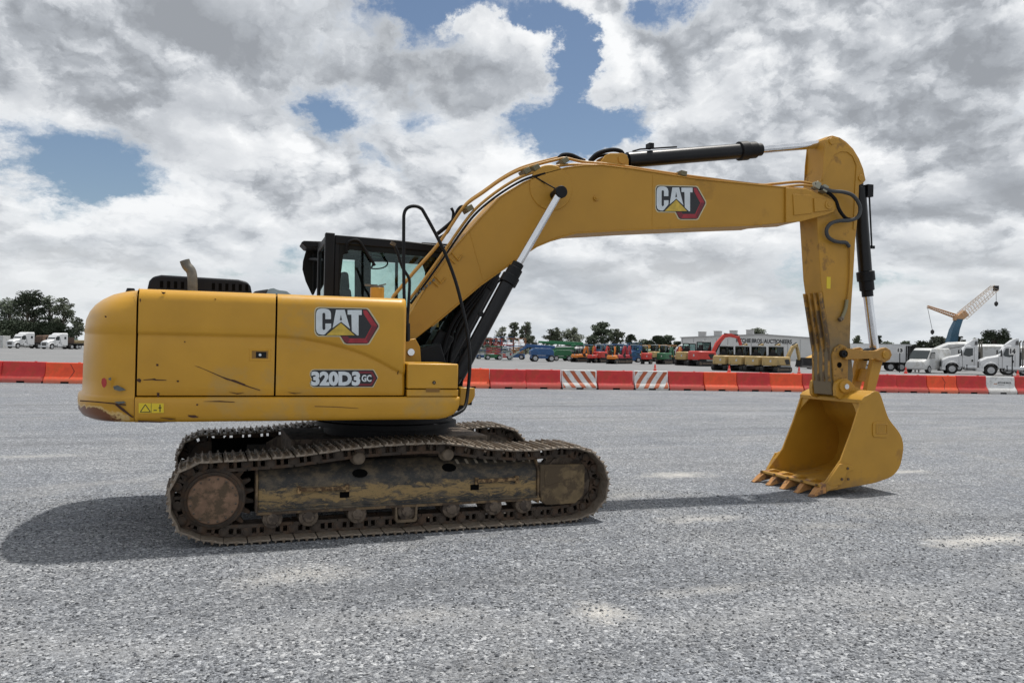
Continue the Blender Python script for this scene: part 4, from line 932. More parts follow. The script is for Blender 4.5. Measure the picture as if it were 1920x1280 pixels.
# ---- cylinders
def hyd(name, a, mid, b, rb, rr_, eye=None, gland=1.28, gl=.2, parent=EX, band=True):
    a, mid, b = Vector(a), Vector(mid), Vector(b); t = (b-a).normalized(); L_ = (mid-a).length
    mb = MB(); mb.cyl(a, mid-t*gl, rb, seg=28); mb.cyl(a-t*.06, a, rb*.7, seg=20)
    mb.tube([a+t*.03-t*.001, a+t*.03], rb, 20)
    br = mb.build(name, M_cyl, parent, bevel=.004)
    mb = MB(); mb.tube([mid-t*gl, mid-t*gl*.97, mid-t*gl*.62, mid-t*gl*.6, mid-t*gl*.25, mid-t*gl*.22, mid], [rb*1.02, rb*gland, rb*gland, rb*1.1, rb*1.1, rb*.85, rb*.85], 28); mb.build('gland', M_blk, br, sharp=30)
    mb = MB(); mb.cyl(mid-t*.05, b, rr_, seg=24); mb.build('rod', M_chr, br)
    if eye:
        mb = MB(); mb.cyl(b+Vector((0, -eye[1], 0)), b+Vector((0, eye[1], 0)), eye[0], seg=24); mb.build('rod_eye', M_blk, br, bevel=.006)
    return br
for s in (-1, 1):
    Yc = -.40
    a = P(858, 706, Yc); md = P(972, 494, Yc); b = P(1050, 361, Yc)
    if s > 0: a, md, b = [Vector((v.x, -v.y, v.z)) for v in (a, md, b)]
    br = hyd('boom_cylinder', a, md, b, .075, .042, (.068, .055), 1.3, .26)
    mb = MB(); mb.cyl(b+Vector((0, .05*s*-1, 0)), (b.x, s*.20, b.z), .05, seg=20); mb.build('rod_pin', M_blk, br)
    # hard line along the barrel
    t = (md-a).normalized(); n_ = Vector((t.z, 0, -t.x)); p1_ = a+t*.25+n_*-.105; p2_ = md-t*.30-n_*.105
    mb = MB(); mb.tube([a+t*.18-n_*.06, p1_, p2_, md-t*.22-n_*.07], .013, 8); mb.box(a+t*.7-n_*.10, (.05, .03, .05)); mb.build('hard_line', M_blk, br)
# stick cylinder on the boom
m = MB(); q = [(1120, 311), (1134, 292), (1142, 288), (1166, 288), (1174, 292), (1177, 300), (1177, 317), (1150, 314)]
for s in (-1, 1): pts = [P(x, y, -.10) for x, y in q]; m.prism([(v.x, v.z) for v in pts], s*.09, s*.125)
bk_ = m.build('cylinder_bracket', M_yb, boom, bevel=.005)
v = P(1166, 299, -.125); m = MB(); m.cyl((v.x, -.135, v.z), (v.x, .135, v.z), .05, seg=22); m.build('bracket_pin', M_yb, bk_)
sc_ = hyd('stick_cylinder', P(1176, 300.5, 0), P(1426, 280.5, 0), P(1547, 270, 0), .094, .052, (.075, .06), 1.26, .33)
m = MB(); a = P(1186, 298, 0); b = P(1410, 279, 0); t = (b-a).normalized()
m.tube([a+Vector((0, 0, .09)), a+t*.1+Vector((0, 0, .108)), a+t*.6+Vector((0, 0, .100))], .010, 8); m.box(a+t*.22+Vector((0, -.02, .13)), (.06, .1, .06)); m.build('hard_line', M_blk, sc_)
# ---- stick
YA = .17
arm_near = [(1547, 262), (1552, 256), (1561, 254), (1575, 258), (1587, 266), (1600, 279), (1611, 297), (1619, 317), (1623.5, 338), (1618, 344), (1611, 347), (1609, 400), (1604, 450), (1600, 520), (1596, 580), (1594, 640), (1600, 705), (1594, 735), (1576, 742), (1560, 740), (1556, 700), (1556, 640), (1550, 601), (1543, 550), (1539, 522), (1534, 440), (1532, 410), (1529, 380), (1538, 345), (1545, 318), (1546.5, 290)]
pts = [P(x, y, -YA) for x, y in arm_near]
m = MB(); m.prism([(v.x, v.z) for v in pts], -YA, YA); stick = m.build('stick', M_arm, EX, bevel=.007)
# raised stiffener round the head
rim = [(1545, 300), (1549, 262), (1561, 256), (1575, 260), (1587, 268), (1599, 281), (1609, 298), (1617, 318), (1621, 338), (1614, 343), (1611, 347), (1606, 430), (1601, 430), (1605, 340), (1607, 310), (1600, 293), (1590, 285), (1578, 284), (1565, 290), (1552, 315), (1543, 340)]
for s in (-1, 1):
    pts = [P(x, y, -YA-.02) for x, y in rim]; mb = MB(); mb.prism([(v.x, v.z) for v in pts], s*(YA-.001), s*(YA+.012)); mb.build('head_plate', M_arm, stick, bevel=.004)
    for bx, by in ((1560, 265), (1615, 334)):
        v = P(bx, by, -YA-.02); mb = MB(); mb.cyl((v.x, s*YA, v.z), (v.x, s*(YA+.026), v.z), .042, seg=22); mb.build('pin_boss', M_arm, stick, bevel=.004)
# wear bars down the front face of the lower stick
for y_ in (-.15, -.05, .05, .15):
    a = P(1538.5, 548, -YA); b = P(1556.5, 660, -YA); c_ = P(1557, 715, -YA)
    mb = MB()
    for v1_, v2_ in ((a, b), (b, c_)):
        mb.loops([[(v1_.x-.008, y_-.018, v1_.z), (v1_.x-.008, y_+.018, v1_.z), (v1_.x+.03, y_+.018, v1_.z), (v1_.x+.03, y_-.018, v1_.z)], [(v2_.x-.014, y_-.018, v2_.z), (v2_.x-.014, y_+.018, v2_.z), (v2_.x+.03, y_+.018, v2_.z), (v2_.x+.03, y_-.018, v2_.z)]])
    mb.build('wear_bar', mat('wear_bar_worn', (.38, .20, .035), .6, var=.4, scale=9, dirt=(.12, .08, .045), dirt_amt=.36, dscale=5), stick, bevel=.006)
# lower side boss plates, pins
for s in (-1, 1):
    pts = [P(x, y, -YA-.03) for x, y in ((1566, 742), (1563, 700), (1561, 665), (1566, 652), (1577, 645), (1588, 650), (1591, 663), (1590, 712), (1585, 742))]
    mb = MB(); mb.prism([(v.x, v.z) for v in pts], s*(YA-.001), s*(YA+.028)); lp = mb.build('stick_end_plate', mat('end_plate_yellow', (.34, .18, .03), .55, var=.25, scale=10, dirt=(.10, .065, .03), dirt_amt=.12, dscale=16), stick, bevel=.005)
    v = P(1582, 663, -YA-.06); mb = MB(); mb.cyl((v.x, s*(YA+.02), v.z), (v.x, s*(YA+.085), v.z), .048, seg=20); mb.cyl((v.x, s*(YA+.085), v.z), (v.x, s*(YA+.10), v.z), .022, seg=6); mb.build('link_pin', M_blk, lp, bevel=.004)
    v = P(1574, 684, -YA-.03); mb = MB(); mb.cyl((v.x, s*(YA+.028), v.z), (v.x, s*(YA+.0315), v.z), .036, seg=20); mb.build('spare_hole', M_dark, lp)
v = P(1553.5, 530, -YA); mb = MB(); mb.bb(v.x-.03, v.x+.03, -YA-.002, -YA, v.z-.075, v.z+.075); mb.build('warning_label', M_lyel, stick)
# grease line at the lower stick
T('grease_line', [(1592, 463, -YA-.02), (1594, 470, -YA-.02), (1593.5, 520, -YA-.02), (1590, 556, -YA-.02), (1588, 562, -YA-.02)], .011, M_arm, stick)
T('grease_manifold', [(1588, 562, -YA-.025), (1585, 580, -YA-.025), (1578, 597, -YA-.025)], .022, mat('manifold_olive', (.24, .22, .13), .5, metal=.3), stick)
m = MB(); v = P(1576, 600, -YA-.03); m.cyl((v.x-.02, -YA-.03, v.z), (v.x+.03, -YA-.03, v.z+.03), .028, seg=8); m.build('fitting', M_steel, stick)
# ---- bucket cylinder
bc = hyd('bucket_cylinder', P(1610.5, 352, 0), P(1627, 556, 0), P(1641, 665, 0), .085, .058, None, 1.35, .34)
m = MB(); a = P(1616, 352, 0); t = (P(1627, 556, 0)-a).normalized(); m.box(a+t*.05+Vector((.05, -.06, 0)), (.09, .08, .16)); m.box(a+t*.78+Vector((.10, 0, 0)), (.10, .03, .04)); m.tube([a+Vector((.06, -.06, 0)), a+t*.4+Vector((.095, -.02, 0)), a+t*.8+Vector((.092, -.02, 0))], .011, 8); m.build('hard_line', M_blk, bc)
# ---- linkage
lpin = P(1658, 665, -.24); apin = P(1582, 663, -.24)
for s in (-1, 1):
    q = [(1584, 652), (1620, 657), (1642, 657), (1650, 653), (1660, 651), (1668, 656), (1671, 665), (1667, 674), (1658, 679), (1648, 676), (1640, 672), (1610, 673), (1584, 674)]
    mb = MB(); pts = [P(x, y, -.24) for x, y in q]; mb.prism([(v.x, v.z) for v in pts], s*.205, s*.255); ln = mb.build('guide_link', mat('link_yellow', (.38, .195, .03), .5, var=.15, scale=6, dirt=(.22, .13, .04), dirt_amt=.15, dscale=6), EX, bevel=.006)
    mb = MB(); mb.cyl((lpin.x, s*.255, lpin.z), (lpin.x, s*.272, lpin.z), .05, seg=22); mb.cyl((lpin.x, s*.272, lpin.z), (lpin.x, s*.276, lpin.z), .022, seg=14); mb.build('link_pin', M_bk, ln, bevel=.004)
m = MB(); m.cyl((lpin.x, -.21, lpin.z), (lpin.x, .21, lpin.z), .062, seg=20); pc = P(1641, 664, 0)
for s in (-1, 1):
    q = [(1637, 672), (1657, 672), (1641, 733), (1624, 733)]
    pts = [P(x, y, -.17) for x, y in q]; m.prism([(v.x, v.z) for v in pts], s*.10, s*.17)
q = [(1640, 692), (1652, 692), (1646, 716), (1633, 716)]; pts = [P(x, y, -.17) for x, y in q]; m.prism([(v.x, v.z) for v in pts], -.1, .1)
m.build('bucket_link', M_bk, EX, bevel=.008)
m = MB(); b = P(1641, 665, 0); m.cyl((lpin.x, -.085, lpin.z), (lpin.x, .085, lpin.z), .085, seg=22); m.build('rod_eye', M_blk, bc, bevel=.006)

# ---- bucket
BY0, BY1 = -.60, .54
side_px = [(1616, 749), (1634, 736), (1643, 733), (1649, 736), (1654, 747), (1664, 778), (1672, 792), (1684, 807), (1691, 820), (1694, 836), (1692, 856), (1686, 877), (1672, 893), (1652, 901), (1633, 906.5), (1590, 914), (1556, 920), (1541, 917), (1549, 902), (1577, 862), (1598, 806)]
sp_ = [P(x, y, BY0) for x, y in side_px]; SPh = [(v.x, v.z) for v in sp_]
SP = [(v.x, v.z) for v in smooth_path([(a_, 0, b_) for a_, b_ in SPh[0:17]], 3)]+SPh[17:]; NSPB = 49
bk = MB(); bk.prism([(bp_x, bp_z) for bp_x, bp_z in SP], BY0, BY0+.028)
bucket = empty('bucket', (0, 0, 0)); bucket.parent = EX; bk.build('side_plate', M_bk, bucket, bevel=.005)
bk = MB(); bk.prism(SP, BY1-.028, BY1); bk.build('side_plate', M_bk, bucket, bevel=.005)
shell = SP[0:NSPB]; cen = Vector((sum(p_[0] for p_ in SP)/len(SP), sum(p_[1] for p_ in SP)/len(SP)))
sh = smooth_path([(a_, 0, b_) for a_, b_ in shell], 2)
mb = MB(); rings = []
for i, p_ in enumerate(sh):
    t = (sh[min(i+1, len(sh)-1)]-sh[max(i-1, 0)]).normalized(); n_ = Vector((-t.z, 0, t.x))
    if (Vector((cen.x, 0, cen.y))-p_).dot(n_) < 0: n_ = -n_
    o_ = p_-n_*(-.003); i2 = p_+n_*.03
    rings.append([(o_.x, BY0+.029, o_.z), (o_.x, BY1-.029, o_.z), (i2.x, BY1-.029, i2.z), (i2.x, BY0+.029, i2.z)])
mb.loops(rings); mb.build('bucket_shell', M_bk, bucket, sharp=50)
# upper cross beam under the ears, corner gussets
a = P(1616, 749, BY0); mb = MB()
mb.prism([(a.x-.012, a.z-.005), (a.x+.03, a.z+.035), (a.x+.13, a.z+.075), (a.x+.13, a.z+.02), (a.x+.02, a.z-.05), (a.x-.012, a.z-.05)], BY0-.006, BY1+.006); mb.build('lip_beam', M_bk, bucket, bevel=.005)
for s, y_ in ((1, BY0+.028), (-1, BY1-.028)):
    mb = MB(); vs = [(a.x+.0, y_, a.z-.05), (a.x+.0, y_+s*.14, a.z-.05), (a.x-.01, y_+s*.09, a.z-.10), (a.x-.03, y_+s*.03, a.z-.17), (a.x-.05, y_, a.z-.25)]
    mb.add(vs+[(x+.03, y, z) for x, y, z in vs], [(0, 1, 2, 3, 4), (9, 8, 7, 6, 5)]+[(i, 5+i, 5+(i+1) % 5, (i+1) % 5) for i in range(5)]); mb.build('corner_gusset', M_bk, bucket)
# ears
bpin = P(1586.5, 724.5, -.30)
for s in (-1, 1):
    for y0_, y1_ in ((.195, .255),):
        mb = MB(); q = [(1568, 742), (1567, 728), (1569, 717), (1578, 710.5), (1588, 710), (1597, 716), (1604, 725), (1618, 731), (1640, 733), (1634, 738), (1616, 752), (1586, 750), (1574, 748)]
        pts = [P(x, y, -.255) for x, y in q]; mb.prism([(v.x, v.z) for v in pts], s*y0_, s*y1_); er = mb.build('bucket_ear', M_bk, bucket, bevel=.006)
        mb = MB(); mb.cyl((bpin.x, s*.255, bpin.z), (bpin.x, s*.285, bpin.z), .078, seg=26); mb.build('ear_boss', M_bk, er, bevel=.005)
        mb = MB(); mb.cyl((bpin.x+.015, s*.285, bpin.z), (bpin.x+.015, s*.30, bpin.z), .034, seg=20); mb.build('bucket_pin', M_chr, er)
# cast name plate on the near side
mb = MB(); q = [P(x, y, BY0) for x, y in ((1638, 791), (1661, 790), (1664, 795), (1664, 815), (1661, 820), (1638, 819), (1635.5, 815), (1635.5, 795))]
mb.prism([(v.x, v.z) for v in q], BY0-.012, BY0+.002); npl = mb.build('cast_plate', M_bk, bucket, bevel=.004)
mb = MB()
for aa, bb_ in (((1641.5, 795), (1661.5, 795)), ((1661.5, 795), (1661.5, 812)), ((1661.5, 812), (1641.5, 812)), ((1641.5, 812), (1641.5, 795))):
    v1_, v2_ = P(*aa, BY0), P(*bb_, BY0); mb.tube([(v1_.x, BY0-.013, v1_.z), (v2_.x, BY0-.013, v2_.z)], .006, 6)
text_on(mb, 'CAT', lambda u, v: (lambda p_: (p_.x, BY0-.0135, p_.z))(P(1644.5+14*u, 810-12*v, BY0)), .03)
mb.build('cast_letters', mat('cast_yellow', (.42, .22, .03), .5), npl)
# side cutters
for y_, s in ((BY0, -1), (BY1, 1)):
    mb = MB(); q = [P(x, y, BY0) for x, y in ((1548, 905), (1572, 869), (1576, 868.5), (1596, 873), (1597, 879), (1585, 884), (1580, 901), (1574, 908), (1556, 911))]
    mb.prism([(v.x, v.z) for v in q], y_+s*.028, y_+s*.001); sct = mb.build('side_cutter', M_bk, bucket, bevel=.004)
    for bx, by in ((1586, 877), (1575, 897), (1587, 897)):
        v = P(bx, by, BY0); mb = MB(); mb.cyl((v.x, y_+s*.026, v.z), (v.x, y_+s*.040, v.z), .017, seg=6); mb.build('bolt', mat('bolt_dark', (.10, .06, .03), .6), sct)
# far side wing that flares out beyond the side plate
mb = MB(); q = [P(x, y, BY1+.05) for x, y in ((1453, 848), (1471, 847), (1466, 866), (1450, 884), (1434, 883))]
mb.loops([[(v.x, BY1+.03, v.z) for v in q], [(v.x, BY1+.055, v.z) for v in q]]); mb.build('side_cutter', M_bk, bucket, bevel=.004)
# cutting edge and teeth
lip = P(1543, 916, BY0); lx0, lz0 = lip.x, .115
mb = MB(); mb.prism([(lx0-.07, .125), (lx0-.06, .150), (lx0+.18, .125), (lx0+.22, .075), (lx0-.0, .085)], BY0-.01, BY1+.01); mb.build('cutting_edge', M_bk, bucket, bevel=.004)
for k in range(5):
    yc = BY0+.03+(BY1-BY0-.06)*k/4; tipx = P(1519-(1519-1412)*k/4, 925, yc).x
    mb = MB()
    def sec(x, zt_, zb_, w_): return [(x, yc-w_, zb_), (x, yc+w_, zb_), (x, yc+w_*.9, zt_), (x, yc-w_*.9, zt_)]
    mb.loops([sec(lx0+.20, .150, .10, .055), sec(lx0+.10, .175, .085, .060), sec(lx0+.03, .165, .055, .056)]); ad = mb.build('tooth_adapter', M_bk, bucket, bevel=.008)
    mb = MB(); mb.loops([sec(lx0+.035, .158, .045, .050), sec(lx0-.03, .140, .035, .050), sec((lx0-.03+tipx)/2, .085, .015, .047), sec(tipx+.02, .030, .003, .044), sec(tipx-.01, .010, .002, .042)]); mb.build('tooth', M_tooth, ad, bevel=.006)
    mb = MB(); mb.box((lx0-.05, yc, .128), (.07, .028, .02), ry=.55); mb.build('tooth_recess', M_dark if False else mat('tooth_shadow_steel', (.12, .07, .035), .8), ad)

# ---- hydraulic lines along the boom
M_pipe = mat('pipe_yellow', (.42, .215, .035), .4, var=.1, scale=6)
ta = [(735, 559), (775, 512), (817, 464), (845, 424), (872, 386), (906, 361), (940, 337), (973, 319.5), (1010, 308), (1046, 299), (1062, 297), (1095, 304), (1150, 309), (1250, 324), (1330, 335), (1420, 346), (1450, 345), (1500, 341), (1530, 347)]
tb_ = [(768, 560), (800, 516), (832, 471), (860, 430), (886, 396), (912, 372), (945, 348), (981, 328), (1020, 316), (1054, 308), (1095, 307), (1160, 313), (1260, 328), (1350, 341), (1425, 350), (1455, 350), (1505, 345), (1532, 350)]
T('hydraulic_pipe', [(x, y, -.13) for x, y in ta], .0165, M_pipe, EX)
T('hydraulic_pipe', [(x, y+2, -.19) for x, y in tb_], .0165, M_pipe, EX)
T('hydraulic_pipe', [(x+2, y-4, .02) for x, y in ta[:12]], .015, M_pipe, EX)
T('hydraulic_pipe', [(x+2, y+9, -.215) for x, y in tb_[:9]], .013, M_rub, EX)
for x, y in ((878, 392), (985, 322), (1056, 303), (1277, 327), (1002, 316)):
    v = P(x, y, -.15); mb = MB(); mb.box((v.x, -.13, v.z+.0), (.08, .19, .06), ry=.15 if x > 1200 else -.6); mb.build('pipe_clamp', mat('clamp_olive', (.16, .14, .08), .5, metal=.3), boom, bevel=.006)
T('hydraulic_hose', [(1048, 297, .0), (1056, 291, 0), (1070, 291, 0), (1086, 298, 0), (1096, 303, 0)], .026, M_rub, EX)
T('hydraulic_hose', [(1106, 302, 0), (1118, 290, 0), (1132, 284, 0), (1150, 281, 0), (1164, 284, 0), (1169, 292, 0)], .026, M_rub, EX)
T('hydraulic_hose', [(1108, 303, .08), (1122, 293, .08), (1140, 291, .08), (1160, 293, .08)], .02, M_rub, EX)
T('hydraulic_hose', [(818, 440, .05), (838, 424, .05), (852, 410, .05), (858, 396, .05), (866, 388, .05), (880, 391, .05)], .022, M_rub, EX)
T('hydraulic_hose', [(824, 446, .1), (838, 436, .1), (846, 420, .1), (850, 400, .1), (846, 390, .1)], .016, M_rub, EX)
# hoses at the stick
M_hose = mat('hose_grey', (.045, .048, .05), .6)
T('hydraulic_hose', [(1528, 346, -.24), (1542, 352, -.25), (1558, 358, -.26), (1580, 360, -.27), (1598, 366, -.28), (1609, 379, -.28), (1613, 393, -.28), (1608, 407, -.28), (1594, 413, -.27), (1574, 414, -.26), (1558, 419, -.25), (1550, 430, -.24), (1552, 443, -.23), (1562, 451, -.22), (1574, 454, -.22), (1586, 455, -.22), (1592, 462, -.2)], .024, M_hose, EX)
T('hydraulic_hose', [(1532, 352, -.2), (1552, 361, -.22), (1566, 374, -.24), (1574, 394, -.25), (1586, 409, -.25), (1600, 412, -.25)], .022, M_rub, EX)
for x, y in ((1532, 348), (1546, 354)):
    v = P(x, y, -.24); mb = MB(); mb.box((v.x, -.22, v.z), (.07, .10, .09), ry=.4); mb.build('hose_fitting', mat('fitting_steel', (.30, .29, .22), .4, metal=.6), EX, bevel=.008)
T('grease_line', [(1000, 330, -YB-.01), (1022, 343, -YB-.03), (1040, 353, -.35)], .008, M_rub, boom)

# ================================================================== barriers and cones
M_bred = mat('barrier_red', (.55, .022, .022), .5, var=.18, scale=2.5, bump=.1, bscale=12, dirt=(.48, .05, .035), dirt_amt=.3, dscale=2.2, low=(-.02, .30, (.40, .12, .09)))
M_bora = mat('barrier_orange', (.82, .075, .014), .5, var=.15, scale=2.5, bump=.1, bscale=12, dirt=(.72, .10, .03), dirt_amt=.25, dscale=2.2, low=(-.02, .30, (.55, .17, .10)))
M_bwht = mat('barrier_white', (.66, .66, .65), .5, var=.08, scale=3, dirt=(.48, .47, .45), dirt_amt=.2, dscale=4, low=(-.02, .28, (.42, .40, .37)))
M_bstr = mat('barrier_stripe_rust', (.42, .10, .035), .5, var=.15, scale=6)
def base_y(px):
    pts = ((-400, 712), (0, 716), (142, 718.6), (917, 727.5), (1252, 731), (1518, 734.3), (1645, 735), (1847, 737.8), (1915, 738.5), (2300, 742))
    for a, b in zip(pts, pts[1:]):
        if px <= b[0]: return a[1]+(b[1]-a[1])*(px-a[0])/(b[0]-a[0])
    return 742
def barrier(pa, pb, material, label, kind=None):
    A, B = G(pa, base_y(pa)), G(pb, base_y(pb)); L = (B-A).length-.015; mid = (A+B)/2; ang = math.atan2(B.y-A.y, B.x-A.x)
    root = empty('traffic_barrier', mid, ang, label, 'barrier', 'water-filled plastic barriers in a long row')
    rj = random.Random(int(pa*7)); root.rotation_euler.z += R(rj.uniform(-.9, .9)); root.location += Vector((0, rj.uniform(-.035, .035), 0)); root.scale = (1, 1, rj.uniform(.985, 1.015))
    H = .84; mb = MB(); h = L/2
    prof = [(.30, .0), (.30, .06), (.285, .14), (.235, .22), (.13, .34), (.095, .46), (.080, .80), (.065, .835), (0, .84)]
    ring = [(-y, z) for y, z in prof]+[(y, z) for y, z in prof[-2::-1]]
    xs = [(-h, .93), (-h+.02, 1), (-h+.26, 1), (-h+.28, 1), (h-.28, 1), (h-.26, 1), (h-.02, 1), (h, .93)]
    mb.loops([[(x, y*s_, z*(1 if s_ == 1 else .985)) for y, z in ring] for x, s_ in xs])
    body = mb.build('barrier_body', material, root, bevel=.008, sharp=60)
    for c_ in (-h*.02, ):
        b2 = MB(); b2.bb(-.16, .16, -.303, .303, .003, .075); b2.build('fork_opening', M_dark, body)
    for s in (-1, 1):
        b2 = MB(); b2.bb(s*h-.035, s*h+.012, -.302, .302, .003, .07); b2.build('end_notch', M_dark, body)
    b2 = MB(); b2.cyl((h*.5, 0, .835), (h*.5, 0, .86), .05, seg=12); b2.build('filler_cap', material, body)
    return root, body, h
def face_pt(u, z, h):                           # on the camera side of a barrier
    for (ya, za), (yb, zb) in zip(((.30, .06), (.285, .14), (.235, .22), (.13, .34), (.095, .46)), ((.285, .14), (.235, .22), (.13, .34), (.095, .46), (.080, .80))):
        if z <= zb: y = ya+(yb-ya)*(z-za)/(zb-za); return (u, -y-.004, z)
    return (u, -.084, z)
red = 'plain red barrier'
seq = [(-78, 5, M_bred, 'red plastic barrier cut off by the left edge of the photo'), (5, 87, M_bred, 'whole red plastic barrier left of the excavator, below the two parked white trucks'),
       (87, 169, M_bora, 'orange plastic barrier with a dark chevron scratch, just behind the excavator counterweight')]
x = 169; k = 0
HID = 'red or orange plastic barrier hidden behind the excavator body'
while x < 820:
    w_ = 82-(x-169)*.018
    seq.append((x, x+w_, M_bred if k % 3 else M_bora, None)); x += w_; k += 1
seq[-1] = (seq[-1][0], 851, seq[-1][2], None)
seq += [(851, 917, M_bora, 'orange plastic barrier showing just right of the black boom cylinders'), (917, 984.5, M_bred, 'red plastic barrier second to the right of the boom cylinders, below the silver lift basket'),
        (984.5, 1050, M_bred, 'red plastic barrier directly left of the first striped barrier'), (1052, 1117, 's1', 'white barrier with brown stripes leaning left, between two red barriers'),
        (1119, 1186, M_bred, 'single red barrier standing between the two striped barriers'), (1187.5, 1250.5, 's2', 'white barrier with brown stripes leaning right, next to a traffic cone'),
        (1252, 1317.5, M_bred, 'red plastic barrier directly right of the right-leaning striped barrier'), (1317.5, 1379, M_bora, 'bright orange barrier below the red excavator, first orange one right of the stripes'),
        (1379, 1441, M_bred, 'red barrier between two orange ones, below the row of tan excavators'), (1441, 1502, M_bora, 'bright orange barrier directly left of the excavator stick'),
        (1502, 1562, M_bred, 'red barrier passing behind the lower end of the excavator stick'), (1562, 1619, M_bora, 'orange barrier seen through the gap between stick and bucket link'),
        (1619, 1677, M_bred, 'red barrier directly right of the bucket link'), (1677, 1734.6, M_bred, 'red barrier below the sign with number 13'),
        (1734.6, 1790, M_bora, 'bright orange barrier with a dark zigzag mark on its face'), (1790, 1845.5, M_bred, 'red barrier directly left of the white lettered barrier'),
        (1845.5, 1899, 'w', 'plain white barrier carrying the auction company lettering'), (1900, 1952, 'c', 'red barrier with a white chevron at the right edge of the photo')]
nb = 0
for pa, pb, mt, lb in seq:
    if lb is None:
        nb += 1; lb = '%s plastic barrier hidden behind the excavator body, %s from the counterweight side' % ('red' if mt is M_bred else 'orange', ('first', 'second', 'third', 'fourth', 'fifth', 'sixth', 'seventh', 'eighth', 'ninth', 'tenth')[nb-1])
    material = mt if not isinstance(mt, str) else (M_bred if mt == 'c' else M_bwht)
    root, body, h = barrier(pa, pb, material, lb)
    if mt in ('s1', 's2'):
        mb = MB(); d = -1 if mt == 's1' else 1
        zs = [.07, .14, .22, .34, .46, .60, .72, .80]
        for k in range(-3, 6):
            for za, zb in zip(zs, zs[1:]):
                def ux(z): return (-h+.16+k*.46)+d*(z-.43)*.72
                q = [(ux(za), za), (ux(za)+.20, za), (ux(zb)+.20, zb), (ux(zb), zb)]
                q = [(min(h-.03, max(-h+.03, a_)), b_) for a_, b_ in q]
                if q[1][0]-q[0][0] < .004 and q[2][0]-q[3][0] < .004: continue
                mb.add([face_pt(a_, b_, h) for a_, b_ in q], [(0, 1, 2, 3)])
        mb.build('warning_stripes', M_bstr, body, recalc=False)
    if mt == 'w':
        mb = MB(); text_on(mb, 'RITCHIE BROS.', lambda u, v: face_pt(-.13+.72*u, .50+.085*v, h), .03, 1.); text_on(mb, 'Auctioneers', lambda u, v: face_pt(-.13+.34*u, .43+.035*v, h), .01, 1.)
        mb.build('lettering', M_dblk, body, recalc=False)
        mb = MB()
        for a_ in range(3): mb.add([face_pt(-.36+.06*a_, .46, h), face_pt(-.30+.06*a_, .46, h), face_pt(-.33+.06*a_, .53, h)], [(0, 1, 2)])
        mb.build('logo_mark', mat('logo_orange', (.45, .16, .06), .5), body, recalc=False)
    if mt == 'c' or 'chevron scratch' in lb or 'zigzag' in lb:
        mb = MB(); u0 = -.18 if mt == 'c' else (.10 if 'chevron' in lb else .0); wd = .07 if mt == 'c' else .028
        for (u1, z1), (u2, z2) in ((((0), .78), (.16, .50)), ((.16, .50), (.03, .20))):
            n_ = 5
            for i in range(n_):
                a_, b_ = i/n_, (i+1)/n_
                mb.add([face_pt(u0+u1+(u2-u1)*a_, z1+(z2-z1)*a_, h), face_pt(u0+u1+(u2-u1)*a_+wd, z1+(z2-z1)*a_, h), face_pt(u0+u1+(u2-u1)*b_+wd, z1+(z2-z1)*b_, h), face_pt(u0+u1+(u2-u1)*b_, z1+(z2-z1)*b_, h)], [(0, 1, 2, 3)])
        mb.build('chevron', M_bwht if mt == 'c' else mat('mark_dark', (.16, .02, .015), .7), body, recalc=False)
M_cone = mat('cone_red', (.75, .045, .03), .5, var=.05, scale=5)
def make_cone():
    r = empty('traffic_cone'); mb = MB(); mb.loops([[(a*math.cos(k*PI/10), a*math.sin(k*PI/10), z) for k in range(20)] for a, z in ((.17, .035), (.15, .10), (.10, .36), (.045, .66), (.04, .69))]); mb.build('cone_body', M_cone, r)
    mb = MB(); mb.bb(-.21, .21, -.21, .21, .0, .034); mb.build('cone_foot', M_cone, r, bevel=.01)
    mb = MB(); mb.loops([[(a*math.cos(k*PI/10), a*math.sin(k*PI/10), z) for k in range(20)] for a, z in ((.128, .235), (.098, .388))], cap=False); mb.build('cone_band', mat('cone_band_pale', (.75, .25, .2), .4), r); return r
cones = [(1229, 'red cone on the yard behind the right-leaning striped barrier', 68, .95), (1368, 'red cone in front of the leftmost tan excavators', 69.5, .95), (1499, 'red cone in front of the rightmost tan excavator', 66, .98),
         (1526, 'small red cone far behind, beside the black bucket left of the stick', 95, .95), (1699, 'red cone between the number 13 sign and the white vans', 79, .95), (1909, 'red cone at the right edge of the photo beside the number 14 sign', 70, 1.)]
c0 = make_cone()
for i, (px, lb, dep, s) in enumerate(cones):
    c = c0 if i == 0 else copy_tree(c0)
    p_ = D(px, dep); c.location = p_; c.scale = (s, s, s); tag(c, lb, 'cone', 'traffic cones on the yard')
# number signs
def sign(px, dep, num, w, zb, zt, lb, fr=M_bwht):
    p_ = D(px, dep); r = empty('row_sign', p_, -YAW, lb, 'sign', 'numbered row signs')
    mb = MB(); mb.bb(-.04, .04, -.03, .03, 0, zt-.1); mb.build('post', M_blk, r)
    mb = MB(); mb.bb(-w/2, w/2, -.055, -.032, zb, zt); b_ = mb.build('board', fr, r)
    mb = MB(); hh = zt-zb; text_on(mb, num, lambda u, v: (-w*.38+w*.76*u, -.058, zb+hh*.16+hh*.68*v), .06); mb.build('number', M_dblk, b_, recalc=False)
sign(1687.5, 84, '13', .70, 2.05, 2.62, 'thin black post with small white board numbered 13, before the white box truck')
sign(1898.5, 72, '14', .66, 2.02, 2.68, 'black post with a white board numbered 14, in front of the white trucks')

